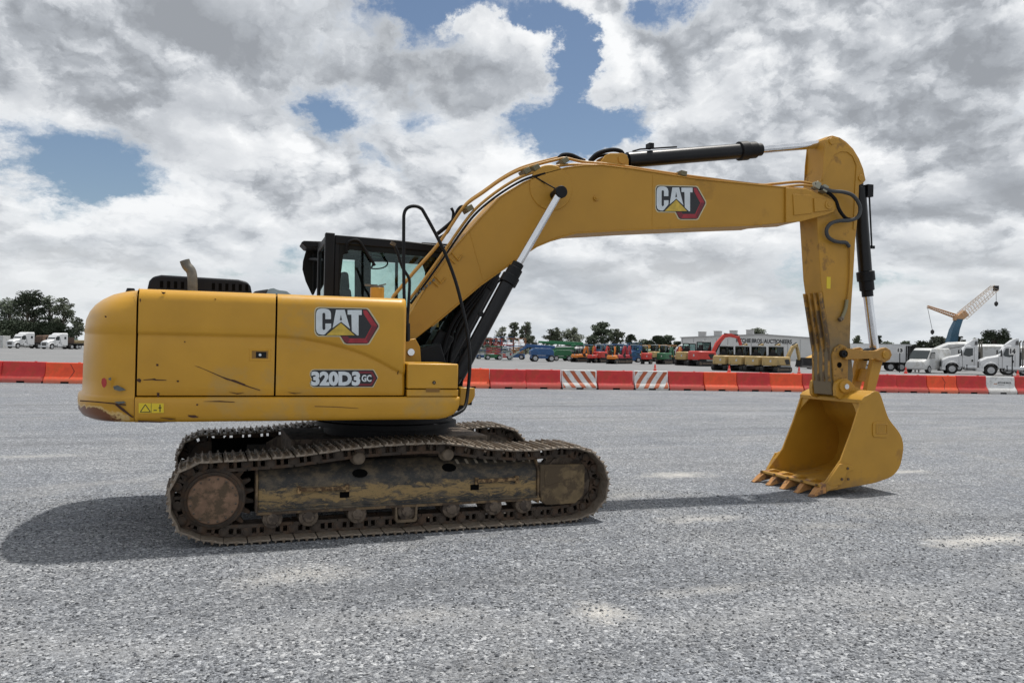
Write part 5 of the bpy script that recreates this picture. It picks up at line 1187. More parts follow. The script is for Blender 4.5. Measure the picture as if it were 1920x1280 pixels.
# ================================================================== vehicles in the yard
M_w = mat('truck_white', (.62, .63, .64), .35, var=.05, scale=1.5, coat=.3)
M_w2 = mat('van_white_dusty', (.50, .51, .51), .5, var=.08, scale=1.2, dirt=(.42, .42, .40), dirt_amt=.3, dscale=1.5)
M_win = mat('dark_window', (.02, .028, .03), .12, var=.2, scale=1, coat=.4)
M_tyre = mat('tyre', (.016, .016, .016), .8, var=.3, scale=6)
M_rim = mat('rim_grey', (.45, .46, .47), .4, metal=.3)
M_ch = mat('chassis_dark', (.018, .017, .017), .7, var=.4, scale=2)
M_grl = mat('grille', (.10, .10, .10), .4, metal=.5)
def wheel(parent, x, y, r, w=.28, rim=True, name='wheel', out=-1):
    mb = MB(); mb.loops([[(x+a*math.cos(k*PI/11), y+out*b_*w, r+a*math.sin(k*PI/11)) for k in range(22)] for a, b_ in ((r*.55, 0), (r*.93, 0), (r, .15), (r, .85), (r*.93, 1), (r*.55, 1))]); wl = mb.build(name, M_tyre, parent)
    if rim:
        mb = MB(); mb.loops([[(x+a*math.cos(k*PI/11), y+out*(w+b_), r+a*math.sin(k*PI/11)) for k in range(22)] for a, b_ in ((r*.60, .006), (r*.57, .015), (r*.45, -.03), (r*.22, .0), (r*.2, .05), (.02, .06))], cap=True); mb.build('rim', M_rim, wl)
    return wl
def daycab_truck(loc, rz, lb, deflector=True, s=1.):
    """x forward, near side is -y after turning; built around the front axle at x=0"""
    r = empty('semi_truck', loc, rz, lb, 'truck', 'white semi trucks parked on the right'); W = 1.15
    mb = MB()                                    # hood with fender
    mb.loops([[(x, -w_, zb), (x, -w_, zt-.16), (x, -w_*.8, zt), (x, w_*.8, zt), (x, w_, zt-.16), (x, w_, zb)] for x, w_, zb, zt in ((.95, .78, .62, 1.35), (.88, .95, .55, 1.52), (.3, .90, 1.05, 1.80), (-.35, .92, 1.1, 1.92), (-.62, .98, 1.0, 1.98))])
    hood = mb.build('hood', M_w, r, bevel=.04, bseg=3)
    for sd_ in (-1, 1):
        mb = MB(); n = 14; rings = []
        for k in range(n+1):
            a = PI*(.02+.92*k/n); rings.append([(.66*math.cos(a)*s, sd_*1.17, .52+.66*math.sin(a)), (.66*math.cos(a), sd_*.80, .52+.66*math.sin(a)), (.74*math.cos(a), sd_*.78, .54+.80*math.sin(a)), (.74*math.cos(a), sd_*1.14, .54+.76*math.sin(a))])
        mb.loops(rings); mb.build('fender', M_w, hood, bevel=.02)
        mb = MB(); mb.loops([[(.90, sd_*.98, 1.00), (.90, sd_*.62, 1.00), (.90, sd_*.62, 1.25), (.86, sd_*.96, 1.27)], [(.955, sd_*.92, 1.04), (.965, sd_*.66, 1.04), (.955, sd_*.66, 1.20), (.93, sd_*.90, 1.22)]]); mb.build('headlight', M_rim, hood)
    mb = MB(); mb.bb(.93, .985, -.6, .6, .72, 1.32); mb.build('grille', M_grl, hood, bevel=.02)
    mb = MB(); mb.loops([[(x, -w_, .38), (x, -w_, .68), (x, w_, .68), (x, w_, .38)] for x, w_ in ((.6, 1.18), (.95, 1.12), (1.08, .85))]); mb.build('bumper', M_w, r, bevel=.03)
    mb = MB(); W = 1.08
    cabp = [(-.62, .72), (-.62, 1.98), (-.78, 2.06), (-1.10, 2.78), (-1.30, 2.92), (-2.25, 2.92), (-2.32, 2.80), (-2.32, .85), (-1.9, .72)]
    mb.prism(cabp, -W, W); cab_ = mb.build('cab', M_w, r, bevel=.07, bseg=3)
    for sd_ in (-1, 1):
        mb = MB(); mb.prism([(-1.0, 1.98), (-1.0, 2.12), (-1.18, 2.60), (-1.28, 2.66), (-1.80, 2.66), (-1.84, 2.60), (-1.84, 1.92), (-1.5, 1.80), (-1.12, 1.88)], sd_*(W+.002), sd_*(W+.012)); mb.build('side_window', M_win, cab_)
        mb = MB(); mb.tube([(-.92, sd_*(W+.01), .80), (-.92, sd_*(W+.01), 2.15)], .012, 5); mb.tube([(-1.96, sd_*(W+.01), .85), (-1.96, sd_*(W+.01), 2.75)], .012, 5); mb.bb(-1.86, -1.72, sd_*(W+.0), sd_*(W+.02), 1.28, 1.50); mb.build('door_seam', M_ch, cab_)
        mb = MB(); mb.tube([(-.85, sd_*W, 2.3), (-.80, sd_*(W+.28), 2.3)], .02, 6); mb.bb(-.84, -.74, sd_*(W+.18), sd_*(W+.38), 1.86, 2.5); mb.build('mirror', M_ch, cab_)
    mb = MB(); mb.prism([(-.79, 2.10), (-1.09, 2.74), (-1.12, 2.72), (-.82, 2.07)], -.95, .95); mb.build('windscreen', M_win, cab_)
    if deflector:
        mb = MB(); mb.loops([[(x, -w_, z0), (x, -w_*.92, z1), (x, w_*.92, z1), (x, w_, z0)] for x, w_, z0, z1 in ((-1.20, .55, 2.90, 2.95), (-1.5, .90, 2.925, 3.22), (-1.8, 1.02, 2.925, 3.48), (-2.10, 1.06, 2.925, 3.62), (-2.28, 1.06, 2.925, 3.62))]); df = mb.build('roof_deflector', M_w, cab_, bevel=.03)
        mb = MB()
        for sd_ in (-1, 1): mb.prism([(-1.98, 2.98), (-2.02, 3.35), (-2.24, 3.40), (-2.24, 2.98)], sd_*1.055, sd_*1.066)
        mb.build('deflector_opening', M_grl, df)
    mb = MB(); mb.bb(-6.4, .5, -.48, -.30, .72, .98); mb.bb(-6.4, .5, .30, .48, .72, .98)
    for x_ in (-6.3, -5.2, -4., -2.8, -1.5): mb.bb(x_, x_+.15, -.4, .4, .76, .94)
    mb.build('chassis', M_ch, r)
    for sd_ in (-1, 1):
        mb = MB(); mb.cyl((-1.15, sd_*.86, .70), (-2.95, sd_*.86, .70), .29, seg=18); ft = mb.build('fuel_tank', mat('polished_tank', (.60, .61, .62), .25, metal=.7), r, bevel=.03)
        mb = MB(); mb.bb(-2.75, -2.68, sd_*.55, sd_*1.16, .42, 1.0); mb.bb(-1.35, -1.28, sd_*.55, sd_*1.16, .42, 1.0); mb.build('tank_strap', M_ch, ft)
        mb = MB(); mb.bb(-3.5, -3.05, sd_*.55, sd_*1.1, .48, .92); mb.build('battery_box', M_w2, r, bevel=.03)
        mb = MB(); mb.tube([(-2.62, sd_*.9, .95), (-2.62, sd_*.9, 3.25), (-2.75, sd_*.9, 3.42)], [.055, .065, .06], 12); mb.cyl((-2.62, sd_*.9, 1.6), (-2.62, sd_*.9, 2.7), .11, seg=14); mb.build('exhaust_stack', M_exh, r)
        wheel(r, 0, sd_*.86, .52, out=sd_)
        for x_ in (-4.95, -6.28+.0): wheel(r, x_, sd_*.62, .52, .52, out=sd_)
    mb = MB(); mb.bb(-2.5, -2.36, -.9, .9, 1.0, 2.3); mb.bb(-5.9, -5.0, -.5, .5, 1.0, 1.14); mb.build('fifth_wheel', M_ch, r, bevel=.02)
    return r
LEFT = PI-YAW                                   # heading that points to the photo's left
p_ = D(1784, 83); daycab_truck(p_, LEFT-R(24), 'white day-cab semi truck with roof fairing, the left one of the two beside sign 14')
p_ = D(1856, 78); daycab_truck(p_, LEFT-R(24), 'white day-cab semi truck standing directly behind sign 14')
def sleeper_truck(loc, rz, lb, s=1.):
    r = daycab_truck(loc, rz, lb, False); r.scale = (s, s, s); r['group'] = 'white sleeper trucks with trailers on the left'
    mb = MB(); mb.loops([[(x, -w_, z0), (x, -w_, z1-.2), (x, -w_*.85, z1), (x, w_*.85, z1), (x, w_, z1-.2), (x, w_, z0)] for x, w_, z0, z1 in ((-1.5, .95, 2.7, 3.0), (-2.0, 1.12, 2.2, 3.3), (-2.35, 1.16, .8, 3.38), (-3.8, 1.16, .8, 3.40))]); sb = mb.build('sleeper', M_w, r, bevel=.05)
    mb = MB()
    for sd_ in (-1, 1): mb.prism([(-2.9, 2.1), (-2.9, 2.6), (-3.4, 2.6), (-3.4, 2.1)], sd_*1.162, sd_*1.17)
    mb.build('side_window', M_win, sb); return r
def flatbed(loc, rz, lb, L, load=None):
    r = empty('flatbed_trailer', loc, rz, lb, 'trailer', 'low trailers behind the white trucks'); mb = MB(); mb.bb(-L, 0, -1.25, 1.25, 1.05, 1.22); mb.bb(-L, -.5, -.5, -.3, .75, 1.05); mb.bb(-L, -.5, .3, .5, .75, 1.05); mb.build('deck', M_ch, r)
    for x_ in (-L+1, -L+2.3):
        for sd_ in (-1, 1): wheel(r, x_, sd_*.8, .48, .4, out=sd_)
    mb = MB(); mb.bb(-.12, 0, -1.2, 1.2, 1.22, 2.4); mb.build('headboard', mat('headboard_brown', (.09, .055, .04), .7), r)
    if load:
        for (x0_, x1_, z1_, m_) in load: mb = MB(); mb.prism([(x0_, 1.225), (x0_+.2, z1_*.8), (x0_+.6, z1_), (x1_-.3, z1_*.93), (x1_, 1.225)], -1.0, 1.0); mb.build('load', m_, r, bevel=.05)
    return r
hdg = LEFT+R(72)
p_ = D(26, 160); sleeper_truck(p_, hdg, 'white sleeper truck at the far left in front of the trees, with brown loaded trailer', .98)
dr_ = Vector((math.cos(hdg), math.sin(hdg), 0))
flatbed(p_-dr_*5.0, hdg, 'dark trailer with brown load coupled to the left white truck', 11, [(-6, -.6, 2.9, mat('load_brown', (.16, .10, .07), .8, var=.4, scale=1.5)), (-10, -6.3, 2.3, mat('load_green_grey', (.10, .14, .12), .8))])
p_ = D(90, 158); sleeper_truck(p_, hdg, 'white sleeper truck second from the left edge, with an empty low trailer', .96)
flatbed(p_-dr_*5.0, hdg, 'dark low trailer reaching behind the counterweight, coupled to the second white truck', 13, [(-4, -.5, 1.9, mat('load_tan', (.22, .17, .09), .8))])
# white site box at the left edge
p_ = D(-2, 165); r = empty('site_container', p_, -YAW, 'white container with a dark opening at the left edge, beside the white truck', 'container')
mb = MB(); mb.bb(-3, 1.6, -1.2, 1.2, 0.0, 2.5); bx_ = mb.build('container_body', M_w2, r, bevel=.04); mb = MB(); mb.bb(-1.5, .4, -1.22, -1.2, .9, 1.7); mb.build('opening', M_win, bx_)

# vans and boxes on the right
def box_truck(px0, px1, dep, lb):
    a, b = D(px0, dep), D(px1, dep); L = (b-a).length; r = empty('box_truck', (a+b)/2, -YAW-R(18), lb, 'box truck'); h = L/2
    mb = MB(); mb.bb(-h, h, -1.2, 1.2, 1.02, ZAT(px1, 646, dep)); bx = mb.build('cargo_box', M_w, r, bevel=.03)
    mb = MB(); mb.bb(-h-.01, h+.01, -1.22, 1.22, 1.0, 1.08); mb.bb(-h-.01, h+.01, -1.22, 1.22, ZAT(px1, 646, dep)-.06, ZAT(px1, 646, dep)+.02); mb.build('box_trim', M_w2, bx)
    mb = MB(); mb.bb(-h, h, -.5, .5, .62, .99); mb.bb(-h+.4, -h+1.6, -1.1, -.6, .45, .95); mb.build('chassis', M_ch, r)
    for x_ in (h-1.0, h-2.1):
        for sd_ in (-1, 1): wheel(r, x_, sd_*.7, .48, .4, out=sd_)
    mb = MB(); mb.prism([(-h-1.9, .6), (-h-1.95, 1.5), (-h-1.5, 2.5), (-h-.05, 2.6), (-h-.05, .6)], -1.05, 1.05); cb = mb.build('cab', M_w, r, bevel=.08)
    mb = MB()
    for sd_ in (-1, 1): mb.prism([(-h-1.7, 1.55), (-h-1.4, 2.3), (-h-.5, 2.35), (-h-.5, 1.55)], sd_*1.052, sd_*1.06)
    mb.prism([(-h-1.955, 1.5), (-h-1.52, 2.42), (-h-1.50, 2.40), (-h-1.93, 1.48)], -.9, .9)
    mb.build('window', M_win, cb); wheel(r, -h-1.1, -.75, .46, .3); wheel(r, -h-1.1, .75, .46, .3, out=1)
    return r
box_truck(1600, 1701, 92, 'white box truck behind the number 13 sign')
def van(px, dep, rz, lb, s=1., col=M_w):
    r = empty('cargo_van', D(px, dep), rz, lb, 'van', 'white vans on the right'); r.scale = (s, s, s); W = .95
    mb = MB(); mb.loops([[(x, -w_, zb), (x, -w_, zt*.62), (x, -w_*.86, zt-.06), (x, -w_*.7, zt), (x, w_*.7, zt), (x, w_*.86, zt-.06), (x, w_, zt*.62), (x, w_, zb)] for x, w_, zb, zt in ((2.7, .80, .45, .95), (2.6, .92, .35, 1.10), (1.95, W, .35, 1.32), (1.35, W, .35, 2.1), (1.0, W, .35, 2.32), (-2.5, W, .35, 2.36), (-2.75, W*.97, .4, 2.28))]); b_ = mb.build('van_body', col, r, bevel=.05, sharp=50)
    mb = MB()
    for sd_ in (-1, 1): mb.prism([(1.75, 1.38), (1.35, 1.92), (.75, 1.95), (.75, 1.36)], sd_*.965, sd_*.90)
    mb.build('side_window', M_win, b_); mb = MB(); mb.prism([(1.99, 1.36), (1.40, 2.10), (1.36, 2.07), (1.95, 1.33)], -.78, .78); mb.build('windscreen', M_win, b_)
    for sd_ in (-1, 1):
        for x_ in (1.85, -1.7): wheel(r, x_, sd_*.73, .37, .24, out=sd_)
    mb = MB(); mb.bb(-2.79, -2.76, -.9, -.7, 1.0, 1.35); mb.build('tail_lamp', M_cone, b_)
    return r
van(1587, 90, -YAW, 'white van partly hidden behind the lower stick', 1.0)
van(1741, 84, LEFT+R(38), 'white bulky van facing the camera, between the dark rack and the left semi truck', 1.12, M_w2)
van(1929, 95, LEFT-R(25), 'white van cut off by the right edge of the photo', 1.2)
p_ = D(1711.5, 88); r = empty('storage_rack', p_, -YAW, 'tall black rack with a white box in front, standing right of the box truck', 'rack')
mb = MB()
for x_ in (-.5, .5):
    for y_ in (-.4, .4): mb.bb(x_-.05, x_+.05, y_-.05, y_+.05, 0, 2.85)
for z_ in (.3, 1.1, 1.9, 2.8): mb.bb(-.54, .54, -.44, .44, z_, z_+.07)
mb.bb(-.5, .5, .1, .16, .3, 2.8); rk = mb.build('rack_frame', M_ch, r)
mb = MB(); mb.bb(-.42, .5, -.9, -.46, .25, 1.2); mb.build('front_box', M_w2, r, bevel=.03)
def covered_trailer(px0, px1, dep, top, lb, m_, arch=.0):
    a, b = D(px0, dep), D(px1, dep); L = (b-a).length; h = L/2; r = empty('covered_trailer', (a+b)/2, -YAW-R(22), lb, 'trailer', 'white covered trailers on the right'); zt = ZAT((px0+px1)/2, top, dep)
    mb = MB(); mb.loops([[(x, -1.2, 1.0), (x, -1.2, zt-.3-d_), (x, -.7, zt-.05-d_), (x, 0, zt-d_), (x, .7, zt-.05-d_), (x, 1.2, zt-.3-d_), (x, 1.2, 1.0)] for x, d_ in ((-h, arch), (-h+.8, arch*.6), (-h*.1, arch*.1), (h*.6, 0), (h, .02))]); b_ = mb.build('trailer_body', m_, r, bevel=.03, sharp=50)
    mb = MB(); mb.tube([(-h, -1.215, zt-.35-arch), (h, -1.215, zt-.34)], .03, 6); mb.bb(-h, h, -1.215, -1.2, 1.0, 1.1); mb.build('edge_rail', M_grl, b_)
    mb = MB(); mb.bb(-h+.2, h-.2, -.55, .55, .6, .99); mb.build('chassis', M_ch, r)
    for x_ in (h-1.2, h-2.5, -h+1.2):
        for sd_ in (-1, 1): wheel(r, x_, sd_*.75, .48, .4, out=sd_)
    return r
covered_trailer(1747, 1812, 100, 640, 'white trailer with a sloping cover, behind the left semi truck', M_w2, 1.1)
covered_trailer(1815, 1878, 104, 645, 'long white trailer between the two semi truck cabs', M_w2, .1)
covered_trailer(1893, 1960, 108, 648, 'white trailer at the right edge behind sign 14', M_w2, .1)

# ---- excavators of the yard
def yard_excavator(loc, rz, lb, grp, col, s=1., wy=1., canopy=False, boom=True, cabm=M_blk, pose=0, mass='mini excavator', L=1.9):
    r = empty('compact_excavator', loc, rz, lb, mass, grp); r.scale = (s, s*wy, s)
    for sd_ in (-1, 1):
        mb = MB(); q = []
        for cx_, a0, a1 in ((-.95*L/1.9, 90, 270), (.95*L/1.9, -90, 90)):
            for k in range(9): a = R(a0+(a1-a0)*k/8); q.append((cx_+.29*math.cos(a), .30+.29*math.sin(a)))
        mb.prism(q, sd_*1.02, sd_*.62); tk = mb.build('crawler_track', M_tyre, r, bevel=.02)
        mb = MB()
        for cx_ in (-.95*L/1.9, .95*L/1.9): mb.cyl((cx_, sd_*1.00, .30), (cx_, sd_*1.035, .30), .17, seg=14)
        mb.bb(-.7, .7, sd_*1.0, sd_*1.028, .22, .40); mb.build('track_frame', M_roll, tk)
    mb = MB(); mb.cyl((0, 0, .5), (0, 0, .66), .45, seg=20); mb.bb(-.6, .6, -.7, .7, .32, .52); mb.build('turntable', M_ch, r)
    mb = MB(); q = [(-1.25, -.55), (-1.15, -.85), (-.7, -1.03), (.9, -1.03), (1.05, -.9), (1.05, .9), (.9, 1.03), (-.7, 1.03), (-1.15, .85), (-1.25, .55)]
    zt = 1.55 if not canopy else 1.15
    mb.loops([[(x*k_, y*k_, z) for x, y in q] for k_, z in ((.93, .64), (1, .70), (1.0, zt-.22), (.97, zt-.08), (.88, zt))]); bd = mb.build('house', col, r, sharp=35)
    mb = MB(); mb.bb(-1.275, -1.235, -.38, -.18, 1.0, 1.22); mb.build('rear_plate', M_w2, bd)
    mb = MB(); mb.bb(-1.0, .95, -1.045, 1.045, .64, .74); mb.build('shading_strip', M_ch, bd)  # dark strip added as body shading, sets neighbouring machines apart
    for sd_ in (-1, 1):
        mb = MB(); mb.prism([(-.05, 1.22), (.25, 1.30), (.70, 1.28), (.85, .82), (.25, .78)], sd_*1.0, sd_*1.034); mb.build('vent', M_ch, bd)
    mb = MB()
    if canopy:
        for x_ in (-.35, .75):
            for y_ in (-.1, .85): mb.bb(x_-.03, x_+.03, y_-.03, y_+.03, zt-.1, 2.35)
        for y_ in (-.1, .85): mb.bb(-.38, .78, y_-.028, y_+.028, 1.98, 2.03); 
        mb.bb(-.378, -.322, -.1, .85, 1.985, 2.035); mb.build('canopy_posts', M_blk, r); mb = MB(); mb.bb(-.5, .9, -.2, .95, 2.35, 2.44); mb.build('canopy_roof', cabm, r, bevel=.03)
        mb = MB(); mb.bb(-.25, .15, .1, .6, 1.1, 1.35); mb.bb(-.32, -.2, .1, .6, 1.3, 1.8); mb.build('seat', M_ch, r, bevel=.04)
    else:
        for x_ in (.0, 1.0):
            for y_ in (-.05, .93): mb.prism([(x_, zt-.05), (x_, 1.6), (x_*.92, 2.5), (x_*.92+.09, 2.5), (x_+.09, 1.6), (x_+.09, zt-.05)], y_-.04, y_+.04)
        mb.bb(-.2, 1.02, -.09, .97, 1.5, 1.66); mb.bb(-.0, .06, -.08, .96, 1.6, 1.9); mb.bb(.0, 1., -.08, .96, 2.40, 2.49); cf = mb.build('cab', cabm, r)
        mb = MB(); mb.loops([[(-.02, -.1, 2.48), (-.02, .98, 2.48), (1.0, .98, 2.48), (1.0, -.1, 2.48)], [(.08, 0, 2.60), (.08, .9, 2.60), (.9, .9, 2.58), (.9, 0, 2.58)]]); mb.build('cab_roof', mat('cab_roof_grey', (.16, .17, .17), .5), cf, bevel=.02)
        mb = MB(); mb.bb(.14, .98, -.07, -.06, 1.66, 2.48); mb.bb(.14, .98, .94, .95, 1.66, 2.48); mb.bb(1.0, 1.005, -.05, .93, 1.66, 2.48); mb.build('window', glass('yard_glass', (.72, .84, .81)), cf)
        mb = MB(); mb.bb(.15, .6, .25, .75, 1.6, 1.75); mb.bb(.10, .22, .25, .75, 1.7, 2.2); mb.build('seat', M_ch, cf)
    if boom:
        if pose == 0: bpt = [(1.05, .95), (1.35, 1.6), (2.0, 2.45), (2.7, 2.70)]; apt = [(2.6, 2.80), (3.05, 1.6), (3.1, 1.25)]
        elif pose == 1: bpt = [(.9, 1.2), (1.5, 2.3), (2.4, 3.15), (3.2, 3.25), (4.3, 3.0)]; apt = [(4.2, 3.15), (4.75, 1.9), (4.8, 1.3)]
        else: bpt = [(1.0, .9), (1.25, 1.7), (1.6, 2.2), (2.0, 2.2)]; apt = [(1.9, 2.3), (2.25, 1.3), (2.2, .9)]
        yb = -.42 if not canopy else -.1
        def limb(pts, w0, w1, name, m_):
            b_ = MB(); n = len(pts); rings = []
            for i, (x, z) in enumerate(pts):
                dx = pts[min(i+1, n-1)][0]-pts[max(0, i-1)][0]; dz = pts[min(i+1, n-1)][1]-pts[max(0, i-1)][1]; l_ = math.hypot(dx, dz); nx, nz = -dz/l_, dx/l_; w_ = (w0+(w1-w0)*i/(n-1))*(1.25 if 0 < i < n-1 else .8)
                rings.append([(x+nx*w_, yb-.12, z+nz*w_), (x+nx*w_, yb+.12, z+nz*w_), (x-nx*w_, yb+.12, z-nz*w_), (x-nx*w_, yb-.12, z-nz*w_)])
            b_.loops(rings); return b_.build(name, m_, r, bevel=.01)
        limb(bpt, .17, .13, 'boom', col); limb(apt, .14, .09, 'stick', col)
        b_ = MB(); b_.cyl((bpt[0][0]+.25, yb, bpt[0][1]-.1), ((bpt[1][0]+bpt[2][0])/2+.1, yb, (bpt[1][1]+bpt[2][1])/2-.15), .07, seg=10); b_.build('boom_cylinder', M_blk, r)
        b_ = MB(); b_.cyl((bpt[2][0], yb, bpt[2][1]+.25), (apt[0][0], yb, apt[0][1]+.15), .06, seg=10); b_.build('stick_cylinder', M_blk, r)
        e_ = apt[-1]; k_ = .62 if not canopy else .42
        b_ = MB(); q = [(0, .1), (.25, .05), (.42, -.3), (.35, -.75), (.05, -1.05), (-.35, -1.05), (-.1, -.5)]; b_.prism([(e_[0]+a*k_, e_[1]+c*k_) for a, c in q], yb-.35, yb+.35); b_.build('bucket', M_ch, r, bevel=.02)
    return r
M_tan = mat('tan_yellow', (.42, .29, .11), .5, var=.1, scale=1.5, dirt=(.30, .22, .10), dirt_amt=.25, dscale=1.5)
HR = -YAW+R(36)                                 # heading right and away
base = D(1456, 73.5); side = Vector((-math.sin(HR), math.cos(HR), 0))
names4 = ['rightmost of the four tan excavators, its raised boom and black bucket in view', 'tan midi excavator, second from the right in the row of four', 'tan midi excavator, third from the right in the row of four', 'tan midi excavator, leftmost of the four, partly covering the red excavator tracks']
for k in range(4):
    ex = yard_excavator(base+side*1.9*k+Vector((0, 0, 0)), HR, names4[k], 'tan midi excavators in a row', M_tan, .95, wy=.93, mass='excavator')
M_er = mat('excavator_red', (.52, .04, .028), .45, var=.12, scale=1)
yard_excavator(D(1317, 100), -YAW+R(24), 'orange-red excavator with a high raised boom left of the tan excavators', 'larger excavators of the yard', M_er, 1.22, pose=1, mass='excavator')
yard_excavator(D(1291, 104), -YAW+R(30), 'tan excavator mostly hidden behind the orange-red excavator', 'larger excavators of the yard', M_tan, 1.15, boom=False, mass='excavator')
M_or = mat('mini_orange', (.62, .19, .022), .5, var=.1, scale=2); M_gr = mat('mini_green', (.025, .13, .055), .5, var=.15, scale=2); M_crim = mat('mini_crimson', (.36, .025, .04), .5, var=.1, scale=2)
M_bl = mat('lift_blue', (.022, .085, .22), .5, var=.15, scale=2); M_tl = mat('canopy_blue', (.06, .16, .28), .5); M_cr = mat('canopy_red', (.5, .05, .04), .5)
minis = [(1086, 118, M_or, M_blk, 'orange mini excavator, leftmost of the small machines right of the green crane truck'), (1096, 119, M_or, M_blk, 'orange mini excavator, second of the small machines row'), (1106, 118, M_or, M_tl, 'orange mini excavator with blue canopy, third in the small row'),
         (1112, 114, M_er, M_blk, 'red mini excavator with black canopy in the left half of the small row'), (1126, 112, M_er, M_tl, 'red mini excavator with pale blue canopy near the middle of the small row'), (1138, 112, M_er, M_tl, 'red mini excavator beside the crimson one, blue canopy'),
         (1149, 108, M_or, M_blk, 'orange mini excavator just in front of the blue frame'), (1160, 107, M_crim, M_blk, 'crimson mini excavator right of the middle of the small row'), (1172, 106, M_crim, M_tl, 'dark crimson mini excavator, rightmost of the dense small row'),
         (1213, 112, M_er, M_blk, 'lone red mini excavator standing between the small row and the green machine'), (1246, 110, M_gr, M_blk, 'dark green mini excavator left of an orange one'), (1268, 111, M_or, M_blk, 'orange mini excavator directly right of the dark green one')]
for i, (px, dep, c_, cn, lb) in enumerate(minis):
    yard_excavator(D(px, dep+(i % 3)*3-3), -YAW+R(48+(i*37) % 28), lb, 'small machines in the middle distance', c_, .98+.04*(i % 3), wy=.66, canopy=i not in (4, 9, 10), pose=2, cabm=cn, boom=i % 4 != 1)
row2 = [(1092, M_gr, 'green'), (1116, M_bl, 'blue'), (1140, M_gr, 'green'), (1163, M_tan, 'tan'), (1186, M_bl, 'blue'), (1200, M_or, 'orange'), (1228, M_tan, 'tan'), (1258, M_crim, 'crimson'), (1283, M_gr, 'green')]
for i, (px, c_, nm) in enumerate(row2):
    yard_excavator(D(px, 136+(i % 3)*3), -YAW+R(25+(i*29) % 50), nm+' small excavator, %s from the left in the back row behind the orange minis' % ('first', 'second', 'third', 'fourth', 'fifth', 'sixth', 'seventh', 'eighth', 'ninth')[i], 'back row of small machines', c_, 1.12, wy=.75, canopy=bool(i % 2), pose=2, cabm=M_tl if i % 3 else M_blk)
# ---- aerial lifts
def boom_lift(loc, rz, lb, col, cage, s=1.):
    r = empty('boom_lift', loc, rz, lb, 'boom lift'); r.scale = (s, s, s)
    mb = MB(); mb.bb(-1.6, 1.6, -.9, .9, .45, .85); mb.build('chassis', col, r, bevel=.05)
    for x_ in (-1.15, 1.15):
        for sd_ in (-1, 1): wheel(r, x_, sd_*.8, .47, .35, out=sd_)
    mb = MB(); mb.prism([(-1.7, .9), (-1.75, 1.5), (-1.3, 1.9), (1.1, 1.9), (1.5, 1.5), (1.5, .9)], -.95, .95); mb.build('turret', col, r, bevel=.06)
    mb = MB(); mb.box((-.3, 0, 2.15), (4.2, .34, .42), ry=.04); mb.box((-2.6, 0, 1.85), (1.4, .26, .3), ry=-.5); mb.build('boom', col, r, bevel=.03)
    mb = MB(); mb.box((-3.7, 0, 1.1), (2.0, .16, .2), ry=-.55); mb.build('jib', mat('jib_pale', (.30, .36, .34), .5), r)
    b_ = MB(); cx_ = -5.0
    for x_ in (cx_-.7, cx_+.7):
        for y_ in (-.45, .45): b_.bb(x_-.03, x_+.03, y_-.03, y_+.03, .15, 1.35)
    for z_ in (.15, .75, 1.35):
        b_.bb(cx_-.7, cx_+.7, -.47, -.43, z_-.03, z_+.03); b_.bb(cx_-.7, cx_+.7, .43, .47, z_-.03, z_+.03); b_.bb(cx_-.72, cx_-.68, -.45, .45, z_-.03, z_+.03); b_.bb(cx_+.68, cx_+.72, -.45, .45, z_-.03, z_+.03)
    b_.bb(cx_-.7, cx_+.7, -.45, .45, .10, .16); b_.bb(cx_-.25, cx_+.3, -.5, -.40, .7, 1.2); b_.build('basket', cage, r); return r
M_cage = mat('cage_silver', (.38, .42, .42), .4, metal=.4)
boom_lift(D(1017, 113), -YAW+R(8), 'blue boom lift with its silver basket lowered to the left', M_bl, M_cage, 1.0)
boom_lift(D(1052, 124), LEFT+R(15), 'green boom lift cage unit right beside the blue boom lift', M_gr, mat('cage_green', (.05, .28, .10), .5), .9)
def scissor_lift(loc, rz, lb, col, rail, s=1., raised=0.):
    r = empty('scissor_lift', loc, rz, lb, 'scissor lift', 'scissor lifts in the middle distance'); r.scale = (s, s, s)
    mb = MB(); mb.bb(-1.3, 1.3, -.6, .6, .3, .85); mb.build('base', col, r, bevel=.05)
    for x_ in (-.9, .9):
        for sd_ in (-1, 1): wheel(r, x_, sd_*.55, .38, .25, out=sd_)
    mb = MB()
    for k in range(3):
        z_ = .9+k*(.16+raised)
        for sd_ in (-1, 1): mb.tube([(-1.1, sd_*.4, z_), (1.1, sd_*.4, z_+.14+raised)], .045, 6); mb.tube([(1.1, sd_*.34, z_), (-1.1, sd_*.34, z_+.14+raised)], .045, 6)
    mb.build('scissor_arms', rail, r); zd = 1.4+raised*3
    mb = MB(); mb.bb(-1.4, 1.4, -.65, .65, zd, zd+.12); mb.build('platform', col, r)
    mb = MB()
    for x_ in (-1.38, -.45, .45, 1.38):
        for y_ in (-.62, .62): mb.bb(x_-.025, x_+.025, y_-.025, y_+.025, zd+.1, zd+1.2)
    for z_ in (zd+.6, zd+1.2):
        for y_ in (-.62, .62): mb.bb(-1.4, 1.4, y_-.025, y_+.025, z_-.025, z_+.025)
    mb.build('guard_rail', rail, r); return r
scissor_lift(D(925, 122), -YAW+R(10), 'green scissor lift with red rails just right of the boom cylinders', M_gr, M_cr, 1.0, .2)
scissor_lift(D(944, 126), -YAW, 'red and blue scissor lift behind the silver basket', M_cr, M_bl, 1.1, .22)
scissor_lift(D(968, 132), -YAW-R(8), 'blue scissor lift with orange rails left of the blue boom lift', M_bl, mat('rail_orange', (.5, .18, .06), .5), 1.1, .18)
scissor_lift(D(906, 130), -YAW+R(14), 'small blue lift partly covered by the boom cylinder', M_bl, M_cage, .8, .1)
scissor_lift(D(1185, 124), -YAW+R(3), 'blue scissor lift with tall frame behind the crimson mini excavators', M_bl, M_tl, 1.0, .12)
